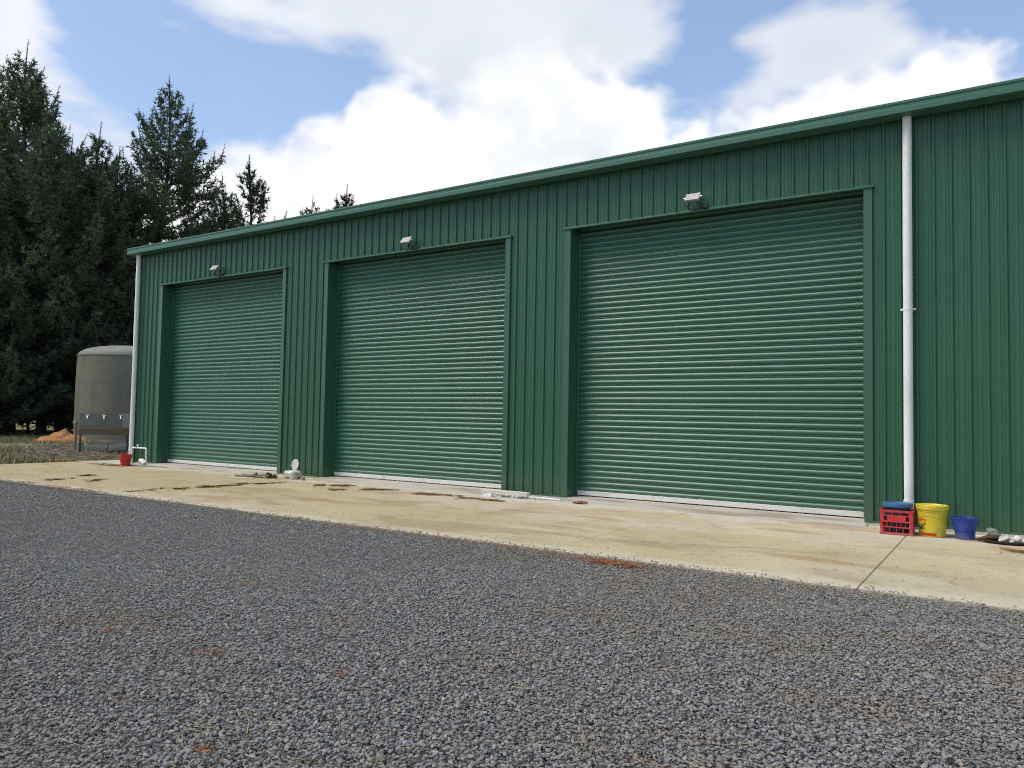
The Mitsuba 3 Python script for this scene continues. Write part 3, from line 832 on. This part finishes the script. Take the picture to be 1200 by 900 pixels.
jr = obj('jar', lathe([(0, 0), (.07, 0), (.075, .01), (.075, .10), (.064, .125), (.064, .14), (.058, .14), (.058, .122), (.069, .098), (.069, .014), (0, .014)], 32), JARM, smooth=35, loc=(-11.93, 10.34, .001))
tag(jr, 'cloudy wide jar holding a white scoop by the first pier', 'jar')
sc_poly = unary_union([Polygon([(.070 * math.cos(q), .185 + .108 * math.sin(q)) for q in np.linspace(0, 2 * math.pi, 36)]), sbox(-.018, -.09, .018, .12), Polygon([(-.018, .02), (.018, .02), (.05, .11), (-.05, .11)])])
m = plate(sc_poly, .014)
v, f = trimesh.remesh.subdivide(m.vertices, m.faces)
m = trimesh.Trimesh(v, f)
mv = np.array(m.vertices)
mv[:, 2] += .35 * (mv[:, 0] ** 2) * 4
m = trimesh.Trimesh(mv, m.faces)
tag(obj('white_scoop', m, WHITEP, M=mat4((-11.915, 10.335, .115), rz=28) @ mat4(rx=86, ry=5)), 'white plastic scoop standing upright in the cloudy jar', 'scoop')
tag(obj('tin', lathe([(0, 0), (.035, 0), (.035, .055), (.031, .055), (.031, .006), (0, .006)], 24), STEEL, smooth=30, loc=(-11.62, 10.32, .001)), 'small dull tin on the concrete right of the jar', 'tin')

# ------------------------------------------------------------------ debris at the second pier
m = box(-.50, .50, -.04, .04, 0, .075, .004)
tag(obj('timber_batten', m, TIMBERW, M=mat4((-7.05, 10.62, .012), rz=-6, ry=-.6)), 'pale timber batten lying at the foot of the second pier', 'timber')
tag(obj('grey_conduit', tube([(-6.62, 10.56, .018), (-6.3, 10.57, .018), (-5.95, 10.55, .018)], .016, 10), PVC, smooth=40), 'grey conduit pipe lying along the foot of the second pier', 'pipe')
tag(obj('small_white_tray', cat([box(-.075, .075, -.05, .05, 0, .008), box(-.08, -.074, -.055, .055, 0, .07, .002), box(.074, .08, -.055, .055, 0, .07, .002), box(-.074, .074, -.055, -.049, 0, .045), box(-.074, .074, .049, .055, 0, .045)]), WHITEP, M=mat4((-7.19, 10.34, .001), rz=5)),
    'small white plastic box on the concrete left of the rubble', 'box')
for i in range(13):
    x = -7.02 + i * .06 + r.uniform(-.02, .02)
    s = r.uniform(.018, .036)
    k = obj('rubble_chip', stone(r, s, 1, .5, .7), SHELL if i % 2 == 0 else ROCKG, loc=(x, 10.44 + r.uniform(-.05, .05) - .00 * i, s * .6))
    nth = ('first', 'second', 'third', 'fourth', 'fifth', 'sixth', 'seventh', 'eighth', 'ninth', 'tenth', 'eleventh', 'twelfth', 'thirteenth')[i]
    tag(k, f"{'white' if i % 2 == 0 else 'grey'} rubble chip before the pale batten, {nth} chip from the left", 'rubble', 'rubble chips at the second pier')
tag(obj('bark_chip', trimesh.Trimesh(np.array(stone(r, .075, 2, .6, .35).vertices) * [1.3, .8, 1], stone(r, .075, 2, .6, .35).faces, process=False), REDSOIL, smooth=40, loc=(-5.53, 10.42, .022)), 'reddish bark chip on the concrete right of the second pier', 'bark')

# ------------------------------------------------------------------ pine needle drifts, litter, straw
r = np.random.default_rng(33)


def needles(P, heading, length, width, thick, col, lift=.3):
    """n thin three sided needles"""
    n = len(P)
    d = np.stack([np.cos(heading), np.sin(heading), r.normal(0, lift * .25, n)], -1)
    s = np.stack([-np.sin(heading), np.cos(heading), np.zeros(n)], -1)
    h = length[:, None] / 2
    a, b = P - d * h, P + d * h
    w = width[:, None] / 2
    up = np.array([0, 0, 1.0]) * thick
    V = np.stack([a - s * w, a + s * w, a + up, b - s * w * .5, b + s * w * .5, b + up * .6], 1)
    V[..., 2] = np.maximum(V[..., 2], P[:, None, 2] - .004)
    F = np.array([[0, 1, 4], [0, 4, 3], [1, 2, 5], [1, 5, 4], [2, 0, 3], [2, 3, 5]])
    F = (F[None] + (np.arange(n) * 6)[:, None, None]).reshape(-1, 3)
    return trimesh.Trimesh(V.reshape(-1, 3), F, process=False), np.repeat(col, 6, 0)


def needle_col(n, a=(.13, .078, .036), b=(.25, .155, .075)):
    t = r.random((n, 1))
    return np.array(a) * (1 - t) + np.array(b) * t


SEG = [(-15.24, 7.9, -15.4, 8.2, .05, 500), (-14.8, 7.06, -14.83, 7.58, .05, 450), (-13.85, 7.26, -14.33, 7.82, .06, 550), (-11.81, 6.87, -11.94, 7.54, .07, 350), (-11.67, 7.6, -11.72, 7.87, .07, 800),
       (-11.67, 8.02, -11.68, 8.34, .07, 800), (-11.68, 8.34, -11.57, 8.8, .035, 500), (-11.71, 8.91, -11.79, 9.08, .06, 600), (-11.58, 9.16, -11.51, 9.35, .05, 500), (-11.47, 9.4, -11.48, 9.77, .03, 400),
       (-10.7, 9.66, -10.02, 10.1, .06, 1500), (-9.84, 9.26, -9.62, 9.47, .05, 500), (-9.46, 9.74, -8.91, 10.06, .06, 1300), (-8.31, 9.81, -7.51, 10.01, .055, 1300), (-7.35, 9.8, -6.57, 9.85, .05, 900),
       (-18.75, 9.95, -17.25, 9.9, .09, 1200), (-.06, 9.62, .30, 9.46, .045, 700), (-19.6, 6.60, -11.5, 6.60, .03, 700)]
P, H = [], []
for x0, y0, x1, y1, w, n in SEG:
    t = r.random(n)
    clump = meshkit.fbm(np.c_[t * 11, np.full(n, x0 * 3), np.full(n, y0 * 3)], 3, 5)
    keep = r.random(n) < np.clip((clump - .38) * 3.0, .03, 1) * .42
    w = w * .42
    clumpk = clump[keep]
    t = t[keep]
    a = math.atan2(y1 - y0, x1 - x0)
    q = r.normal(0, 1, len(t)) * w * np.where(r.random(len(t)) < .28, 3.6, 1.0) * (.25 + 1.5 * clump[keep]) + w * 1.6 * (meshkit.fbm(np.c_[t * 5, np.full(len(t), x0), t * 0], 3, 9) - .5)
    P.append(np.c_[x0 + (x1 - x0) * t - math.sin(a) * q + r.normal(0, .02, len(t)), y0 + (y1 - y0) * t + math.cos(a) * q, np.abs(r.normal(.006, .005, len(t))) + .004])
    H.append(np.where(r.random(len(t)) < .5, a + r.normal(0, .5, len(t)), r.uniform(0, math.pi, len(t))))
P, H = np.vstack(P), np.concatenate(H)
P[:, 1] = np.where(P[:, 1] < 6.64, np.maximum(P[:, 1], 6.56), P[:, 1])
n = len(P)
m, c = needles(P, H, r.uniform(.05, .12, n), r.uniform(.004, .008, n), .006, needle_col(n))
tag(obj('pine_needle_litter', m, LITTER, color=c), 'brown drifts of dry pine needles washed across the concrete apron', 'pine needles', kind='stuff')

# orange patch and small tufts of litter on the gravel
P, H = [], []
for x, y, sx, sy, n in ((-3.05, 6.38, .14, .05, 1100), (-4.48, 2.51, .05, .04, 14), (-3.67, 2.64, .06, .03, 26), (-3.42, 1.97, .04, .03, 10), (-2.65, 1.88, .06, .02, 22), (-2.84, 2.81, .04, .03, 8),
                        (-4.9, 6.45, .5, .05, 90), (-3.9, 6.44, .5, .05, 120), (-6.3, 6.45, .5, .05, 60), (-13.2, 6.45, .5, .05, 120), (-2.2, 3.3, .05, .04, 8), (-1.15, 2.75, .05, .04, 10)):
    P.append(np.c_[r.normal(x, sx, n), r.normal(y, sy, n), r.uniform(-.014, .006, n)])
    H.append(r.uniform(0, math.pi, n))
P, H = np.vstack(P), np.concatenate(H)
P[:, 1] = np.minimum(P[:, 1], 6.57)
n = len(P)
m, c = needles(P, H, r.uniform(.010, .034, n), r.uniform(.004, .011, n), .005, needle_col(n, (.22, .10, .05), (.36, .19, .10)))
tag(obj('orange_litter', m, LITTER, color=c), 'orange brown bark and needle litter in patches on the gravel', 'leaf litter', kind='stuff')

P = np.c_[r.uniform(-7, 1.2, 210), r.uniform(1.4, 6.3, 210), r.uniform(-.012, .004, 210)]
P = np.vstack([P, np.c_[r.normal(-2.75, .14, 26), r.normal(2.05, .12, 26), r.uniform(-.012, .006, 26)], np.c_[r.normal(-1.0, .12, 22), r.normal(2.75, .1, 22), r.uniform(-.012, .006, 22)], np.c_[r.normal(-2.3, .1, 18), r.normal(2.0, .1, 18), r.uniform(-.012, .006, 18)]])
n = len(P)
m, c = needles(P, r.uniform(0, math.pi, n), r.uniform(.03, .12, n), r.uniform(.002, .004, n), .003, needle_col(n, (.30, .25, .12), (.52, .45, .26)), lift=.6)
tag(obj('dry_straw', m, LITTER, color=c), 'scattered pale straw blades on the gravel', 'straw', kind='stuff')

# ------------------------------------------------------------------ beyond the left end: tank, wash trough, logs, mound, grass
tk = thing('water_tank', 'round grey concrete water tank with a pale domed roof', 'water tank')
TL = (-34.4, 19.83, -.10)
R = 2.16
obj('wall', lathe([(0, 0), (R + .05, 0), (R + .05, .10), (R, .12), (R, 1.1), (R - .005, 2.6), (R - .03, 3.83), (R - .06, 3.87), (0, 3.87)], 96), TANKM, tk, smooth=30, loc=TL)
dome = [(R - .02, 3.855), (R - .005, 3.875), (R - .015, 3.925)] + [((R - .06) * math.cos(q), 3.932 + .50 * math.sin(q)) for q in np.linspace(0, math.pi / 2, 14)]
dome = [(max(0, a), b) for a, b in dome]
obj('roof', lathe(dome[::-1] if False else dome, 96), TANKTOP, tk, smooth=30, loc=TL)
hatch = obj('hatch', lathe([(.28, 0), (.28, .10), (.26, .12), (0, .13)], 32), TANKTOP, tk, smooth=30, loc=(TL[0] + .5, TL[1] + .6, TL[2] + 4.30))

tw = thing('wash_trough', 'stainless steel wash trough with three taps on legs before the tank', 'wash trough')
ctr = np.array([-23.05, 12.78, -.03])
va = math.degrees(math.atan2(ctr[1], ctr[0]))
ctr = ctr - .17 * np.array([math.cos(math.radians(va - 90)), math.sin(math.radians(va - 90)), 0])
MT = mat4(ctr, rz=va - 90)     # local x to the right as seen, local y away
W2 = .69
obj('splashback', cat([box(-W2, W2, .18, .21, .74, 1.24, .008), box(-W2, W2, .15, .18, 1.22, 1.245, .004)]), STEEL, tw, M=MT)
obj('basin', cat([box(-W2, W2, -.24, -.22, .60, .78, .004), box(-W2, W2, .16, .178, .60, .78, .004), box(-W2, -W2 + .02, -.218, .158, .60, .78, .004), box(W2 - .02, W2, -.218, .158, .60, .78, .004), box(-W2 + .022, W2 - .022, -.218, .158, .60, .62)]), BASINM, tw, M=MT)
obj('end_panel', box(W2 - .20, W2 + .005, .135, .178, .79, 1.225, .004), ENDM, tw, M=MT)
for x in (-W2 + .06, W2 - .06):
    for y in (-.19, .14):
        obj('leg', box(x - .025, x + .025, y - .025, y + .025, 0, .598, .003), DARKSTEEL, tw, M=MT)
for x in (-.47, -.02, .43):
    obj('tap', cat([tube([(x, .178, 1.15), (x, .10, 1.15), (x, .04, 1.13), (x, .02, 1.06)], .020, 10), box(x - .05, x + .05, .10, .13, 1.165, 1.20, .006), tube([(x, .115, 1.14), (x, .115, 1.18)], .014, 8)]), CHROME, tw, smooth=40, M=MT)
ps = thing('short_post', 'short grey post with a small box standing left of the wash trough', 'post')
pc = np.array([-23.95, 12.2, 0])
obj('shaft', tube([(0, 0, -.1), (0, 0, .90)], .035, 10), DRIFT, ps, smooth=40, loc=pc)
obj('cap_box', box(-.09, .09, -.06, .06, .90, .97, .01), GREYMETAL, ps, loc=pc)
obj('side_arm', box(.03, .30, -.02, .02, .66, .70, .004), GREYMETAL, ps, M=mat4(pc, rz=va - 90))
r = np.random.default_rng(44)
for i, (x, y, L, rad, z, lab) in enumerate(((-.20, .05, .62, .15, .20, 'weathered log under the left half of the wash trough'), (.42, .02, .60, .15, .20, 'weathered log under the right half of the wash trough'), (.14, .55, 1.3, .14, .40 - .27, 'long weathered log behind the wash trough legs'))):
    pts = [(x + t * L / 2, y + r.normal(0, .006), z + r.normal(0, .006)) for t in np.linspace(-1, 1, 9)]
    t = thing('log', lab, 'log', 'logs under the wash trough')
    obj('bark', tube(pts, rad * (1 + r.normal(0, .03, 9)), 18, cap=False), LOGM, t, smooth=40, M=MT)
    for e in (-1, 1):
        obj('cut_end', tube([(x + e * L / 2 - .004, y, z), (x + e * L / 2 + .004, y, z)], rad * .99, 18), CUTM, t, M=MT)
for x, lab in ((-.62, 'leftmost concrete block standing under the wash trough'), (.70, 'rightmost concrete block standing under the wash trough')):
    tag(obj('concrete_block', box(x - .10, x + .10, -.06, .14, 0, .38, .008), SLABM, M=MT @ mat4((0, .30, 0))), lab, 'block', 'blocks under the wash trough')

# orange soil heap
n = 46
X, Y = np.meshgrid(np.linspace(-1.5, 1.5, n), np.linspace(-1.2, 1.2, n))
q = np.sqrt((X / 1.35) ** 2 + (Y / 1.0) ** 2) + .12 * (meshkit.fbm(np.stack([X * 2, Y * 2, X * 0], -1), 3, 8) - .5)
Z = .62 * np.clip(1 - q, 0, 1) ** .66 + .26 * (meshkit.fbm(np.stack([X * 3.2, Y * 3.2, X * 0 + 3], -1), 5, 9) - .5) * np.clip(1.05 - q, 0, 1) * 2 - .03
i, j = np.meshgrid(np.arange(n - 1), np.arange(n - 1), indexing='ij')
a = i * n + j
f = np.concatenate([np.stack([a, a + 1, a + n + 1], -1).reshape(-1, 3), np.stack([a, a + n + 1, a + n], -1).reshape(-1, 3)])
tag(obj('soil_heap', trimesh.Trimesh(np.stack([X, Y, Z], -1).reshape(-1, 3), f, process=False), SAND, smooth=True, M=mat4((-33.0, 16.3, -.06), rz=60, s=.82)), 'heap of orange soil under the dark pines', 'soil heap')

# grass and dry brush left of the apron
r = np.random.default_rng(55)
N = 26000
gx, gy = r.uniform(-50, -19.9, N), r.uniform(7, 24, N)
d_ = np.hypot(gx, gy)
ang_ = np.degrees(np.arctan2(-gx, gy))
den = meshkit.fbm(np.c_[gx * .45, gy * .45, gx * 0], 3, 4)
keep = (ang_ > 58) & (ang_ < 70) & (r.random(N) < np.clip((den - .36) * 4, .08, 1)) & (np.hypot(gx + 34.4, gy - 19.83) > 2.3) & ((gy < 10.4) | (gx < -20))
gx, gy, den = gx[keep], gy[keep], den[keep]
B = 5
N = len(gx)
bx, by = np.repeat(gx, B) + r.normal(0, .05, N * B), np.repeat(gy, B) + r.normal(0, .05, N * B)
h = r.uniform(.04, .16, N * B) * np.repeat(.6 + den, B)
a = r.uniform(0, 2 * math.pi, N * B)
w = r.uniform(.008, .018, N * B)
lean = r.uniform(.2, .9, N * B) * h
sx, sy = np.cos(a) * w, np.sin(a) * w
lx, ly = -np.sin(a) * lean, np.cos(a) * lean
z0 = -.09
V = np.stack([np.c_[bx - sx, by - sy, bx * 0 + z0], np.c_[bx + sx, by + sy, bx * 0 + z0], np.c_[bx + lx, by + ly, z0 + .05 + h]], 1)
t = r.random((N * B, 1))
dry = (r.random((N * B, 1)) < .6)
col = np.where(dry, np.array([.36, .30, .18]) * (.7 + .6 * t), np.array([.085, .120, .042]) * (.7 + .8 * t))
tag(obj('rough_grass', trimesh.Trimesh(V.reshape(-1, 3), np.arange(N * B * 3).reshape(-1, 3), process=False), BLADE, color=np.repeat(col, 3, 0)), 'tufts of patchy green and dry grass beyond the apron', 'grass', kind='stuff')

ms, cs = [], []
for x, y, s, n in ((-24.7, 12.0, 1.0, 260), (-23.4, 11.2, .9, 180), (-26.3, 12.6, 1.1, 240), (-22.6, 11.9, .6, 120), (-21.6, 11.6, .7, 110)):
    for _ in range(n):
        c0 = np.array([r.normal(x, s * .6), r.normal(y, s * .45), 0])
        hgt = .10 * math.exp(-((c0[0] - x) / s) ** 2 - ((c0[1] - y) / s / .8) ** 2)
        c0[2] = r.uniform(-.06, hgt)
        dd = r.normal(size=3) * [1, 1, .3]
        dd = dd / np.linalg.norm(dd) * r.uniform(.08, .30)
        k = tube([c0 - dd, c0 + dd * .1 + [0, 0, r.normal(0, .02)], c0 + dd], [.008, .007, .003], 4, cap=False)
        ms.append(k)
        cs.append(np.repeat(np.array([[.33, .28, .22]]) * r.uniform(.5, 1.25), len(k.vertices), 0))
tag(obj('dry_brush', cat(ms), LITTER, color=np.vstack(cs)), 'low tangle of grey brown dry brush in front of the tank', 'brush', kind='stuff')

# ------------------------------------------------------------------ pines


def pine(label, x, y, H, R, seed, whorl=.5, group='dark pines behind the tank', bottom=.6, tuft=1.0, dens=1.0, green=1.0, steep=0.0, name='pine_tree', leader=2.8, sparse_top=2.2):
    r = np.random.default_rng(seed)
    t = thing(name, label, 'tree', group)
    z0 = -.15
    lean = r.normal(0, .012, 2)
    zz = np.linspace(z0, H - .1, 14)
    trunk = np.c_[x + lean[0] * zz + .12 * np.sin(zz * .5 + seed), y + lean[1] * zz + .12 * np.cos(zz * .43 + seed), zz]
    br = [tube(trunk, np.interp(zz, [z0, 1, H], [.026 * H * .62, .021 * H * .62, .012]), 9, cap=False)]
    TP, TD, TS = [], [], []
    z = bottom
    while z < H - leader * .55:
        hb = H - z
        n = int(r.integers(4, 7)) if hb > 3 else int(r.integers(3, 5))
        az0 = r.uniform(0, 2 * math.pi)
        for b in range(n):
            if r.random() < .10:
                continue
            az = az0 + 2 * math.pi * b / n + r.normal(0, .25)
            L = min(R * r.uniform(.72, 1.18), (.25 * hb ** 1.30 + .22) * r.uniform(.7, 1.3))
            if z < 3.5:
                L *= r.uniform(.7, 1.0)
            e0 = np.interp(hb, [0, 2, 5, 10, 18], [62, 48, 34, 18, 4]) + steep + r.normal(0, 6)
            s = np.linspace(0, 1, 8)
            el = np.radians(np.clip(e0 + 34 * s ** 2 - 6 * (1 - s), -12, 82))
            step = L / 7
            rr, zr = np.r_[0, np.cumsum(np.cos(el[1:]) * step)], np.r_[0, np.cumsum(np.sin(el[1:]) * step)]
            c0 = np.array([np.interp(z, zz, trunk[:, 0]), np.interp(z, zz, trunk[:, 1]), z + r.normal(0, .08)])
            azs = az + np.cumsum(r.normal(0, .05, 8))
            pts = c0 + np.c_[np.cos(azs) * rr, np.sin(azs) * rr, zr]
            br.append(tube(pts, np.linspace(.012 + .010 * L, .006, 8), 4, cap=False))
            nb = max(2, int(L / .17 * dens))
            ss = np.linspace(.22 if L > 1.2 else .12, .98, nb) + r.normal(0, .02, nb)
            ss = np.clip(ss, .05, 1)
            for q in range(nb):
                if hb < sparse_top and r.random() < .25:
                    continue
                o = np.array([np.interp(ss[q], s, pts[:, k]) for k in range(3)])
                side = 1 if q % 2 else -1
                a2 = az + side * r.uniform(.45, 1.15)
                l2 = (.18 + .34 * L * (1 - ss[q]) * r.uniform(.5, 1.0) + r.uniform(0, .14)) * (1 if L > 1 else .7)
                l2 = min(l2, 1.15)
                e2 = math.radians(r.uniform(8, 42) + .3 * e0)
                dd = np.array([math.cos(a2) * math.cos(e2), math.sin(a2) * math.cos(e2), math.sin(e2)])
                k = max(1, int(l2 / .15))
                tt = (np.arange(k) + 1) / k
                TP.append(o + dd * l2 * tt[:, None] + r.normal(0, .03, (k, 3)))
                TD.append(np.repeat(dd[None] + [0, 0, .30], k, 0))
                TS.append(np.full(k, 1.0))
            if 2.4 < hb < 9:      # long upright shoots near the top
                kk = int(r.integers(4, 9))
                up_ = np.array([math.cos(az) * .22, math.sin(az) * .22, 1.0]) + np.r_[r.normal(0, .08, 2), 0]
                hh = np.arange(kk) * .12 * r.uniform(.7, 1.2)
                TP.append(pts[-1] + up_ * hh[:, None])
                TD.append(np.repeat(up_[None], kk, 0))
                TS.append(np.linspace(.75, .42, kk))
                br.append(tube([pts[-1], pts[-1] + up_ * (hh[-1] + .1)], [.008, .004], 4, cap=False))
            # the branch tip: a bristling candle
            k = 3 + int(L > 1)
            tt = np.linspace(.86, 1.03, k)
            tipd = pts[-1] - pts[-2]
            tipd /= np.linalg.norm(tipd)
            TP.append(pts[-1] + tipd * (tt[:, None] - 1) * L)
            TD.append(np.repeat(tipd[None] + [0, 0, .25], k, 0))
            TS.append(np.full(k, .951))
        z += whorl * r.uniform(.7, 1.3) * np.interp(hb, [0, 3, 8], [.8, .85, 1.05])
    k = int(leader / .11)
    zt = np.linspace(H - leader, H + .05, k)
    TP.append(np.c_[np.interp(zt, zz, trunk[:, 0]), np.interp(zt, zz, trunk[:, 1]), zt])
    TD.append(np.repeat([[0, 0, 1.0]], k, 0))
    TS.append(np.linspace(.85, .42, k))
    P, Dd, S = np.vstack(TP), np.vstack(TD), np.concatenate(TS) * tuft
    Dd /= np.linalg.norm(Dd, axis=1, keepdims=True)
    m = 7
    n = len(P)
    rd = r.normal(size=(n, m, 3))
    rd /= np.linalg.norm(rd, axis=2, keepdims=True)
    dirs = Dd[:, None] * r.uniform(.45, 1.0, (n, m, 1)) + rd * .78
    dirs /= np.linalg.norm(dirs, axis=2, keepdims=True)
    ln = r.uniform(.16, .34, (n, m, 1)) * S[:, None, None]
    wd = np.cross(dirs, r.normal(size=(n, m, 3)))
    wd /= np.linalg.norm(wd, axis=2, keepdims=True) + 1e-9
    wd *= r.uniform(.022, .040, (n, m, 1)) * S[:, None, None]
    b0 = P[:, None] + dirs * .01
    V = np.stack([b0 - wd, b0 + wd, P[:, None] + dirs * ln], 2)
    tone = r.uniform(.65, 1.35, (n, 1)) * green
    yel = r.random((n, 1))
    col = np.array([.086, .122, .080]) * tone + yel * np.array([.022, .020, .0]) * tone
    young = np.concatenate(TS) == .951      # fresh growth at the branch tips
    col[young] = np.array([.112, .150, .092]) * tone[young]
    dead = r.random(n) < .03
    col[dead] = np.array([.11, .075, .045])
    C = np.repeat(np.clip(col, 0, 1), m * 3, 0)
    obj('crown', trimesh.Trimesh(V.reshape(-1, 3), np.arange(n * m * 3).reshape(-1, 3), process=False), LEAF, t, color=C)
    obj('trunk', cat(br), TRUNKM, t)
    return n * m


TREES = [
    ('tallest pine at the far left with a long bare leader', -45.35, 19.46, 21.7, 4.8, 1, {}),
    ('pine cut off by the left edge of the photo', -44.9, 14.6, 17.8, 5.0, 2, {}),
    ('dense pine whose top stands right of the tallest pine', -40.8, 19.2, 16.4, 4.6, 3, {}),
    ('dense pine between the tank and the tall pine row, with a rounded top', -42.8, 22.5, 17.6, 4.6, 4, {}),
    ('thin topped pine just left of the free standing tall pine', -40.2, 22.4, 15.6, 3.6, 5, {}),
    ('tall slender pine rising just left of the shed roof corner', -40.9, 24.8, 20.8, 4.6, 6, {}),
    ('dark pine with upturned branches seen above the left end of the roof', -43.3, 32.9, 18.9, 3.8, 7, dict(dens=.5, tuft=1.35, green=.6, steep=14, whorl=.95)),
    ('lighter pine beside the dark pine above the left end of the roof', -40.3, 29.2, 16.1, 3.2, 8, {}),
    ('small pine tip showing far above the roof, left of two', -45.7, 40.9, 18.6, 2.2, 9, dict(dens=.6, green=.6)),
    ('small pine tip showing far above the roof, right of two', -42.0, 41.0, 18.9, 2.4, 10, dict(dens=.8, tuft=1.3, green=.6, steep=8)),
    ('low pine between the slender pine and the roof edge', -41.0, 27.5, 14.2, 3.2, 11, {}),
    ('low bushy pine at the left reaching the ground behind the soil heap', -39.6, 16.2, 9.8, 3.4, 12, dict(bottom=.25)),
    ('low bushy pine behind the tank roof', -39.6, 20.6, 9.8, 3.0, 13, dict(bottom=.25)),
    ('low bushy pine between the tank and the shed corner', -38.4, 24.0, 10.4, 3.1, 14, dict(bottom=.25)),
    ('low bushy pine at the left edge of the photo', -40.6, 14.4, 9.0, 3.3, 15, dict(bottom=.25)),
    ('broad pine filling the gap right of the tallest pine', -42.6, 17.9, 16.4, 4.6, 41, {}),
    ('broad pine behind the gap between the tallest pine and the dense pine', -46.0, 22.6, 17.4, 4.6, 42, {}),
    ('low dark pine in the undergrowth straight behind the orange soil heap', -46.8, 19.6, 5.2, 3.2, 36, dict(bottom=.1, leader=.8)),
    ('low dark pine in the undergrowth closest to the left side of the tank', -42.6, 21.6, 4.6, 2.8, 37, dict(bottom=.1, leader=.8)),
    ('low dark pine in the undergrowth at the left edge', -46.5, 17.4, 5.0, 3.0, 31, dict(bottom=.1, leader=.8)),
    ('low dark pine in the undergrowth behind the soil heap', -44.5, 20.0, 5.0, 3.0, 32, dict(bottom=.1, leader=.8)),
    ('low dark pine in the undergrowth left of the tank', -41.5, 20.3, 5.0, 3.0, 33, dict(bottom=.1, leader=.8)),
    ('low dark pine in the undergrowth deep behind the tank', -43.0, 24.5, 5.0, 3.0, 34, dict(bottom=.1, leader=.8)),
    ('low dark pine in the undergrowth furthest left', -43.5, 15.6, 5.0, 3.0, 35, dict(bottom=.1, leader=.8)),
    ('pine in the second row behind the tallest pine', -53.0, 21.5, 17.0, 4.2, 16, dict(dens=.85)),
    ('pine in the second row behind the dense middle pines', -50.5, 26.5, 16.0, 4.2, 17, dict(dens=.85)),
    ('pine in the second row behind the slender pine', -48.0, 30.5, 15.0, 4.0, 18, dict(dens=.85)),
    ('pine in the second row at the left edge', -54.0, 16.5, 15.5, 4.2, 19, dict(dens=.85)),
]
tot = 0
for lab, x, y, H_, R_, sd, kw in TREES:
    tot += pine(lab, x, y, H_, R_, sd, **kw)
print('needle triangles', tot, 'gravel tiles', gi)
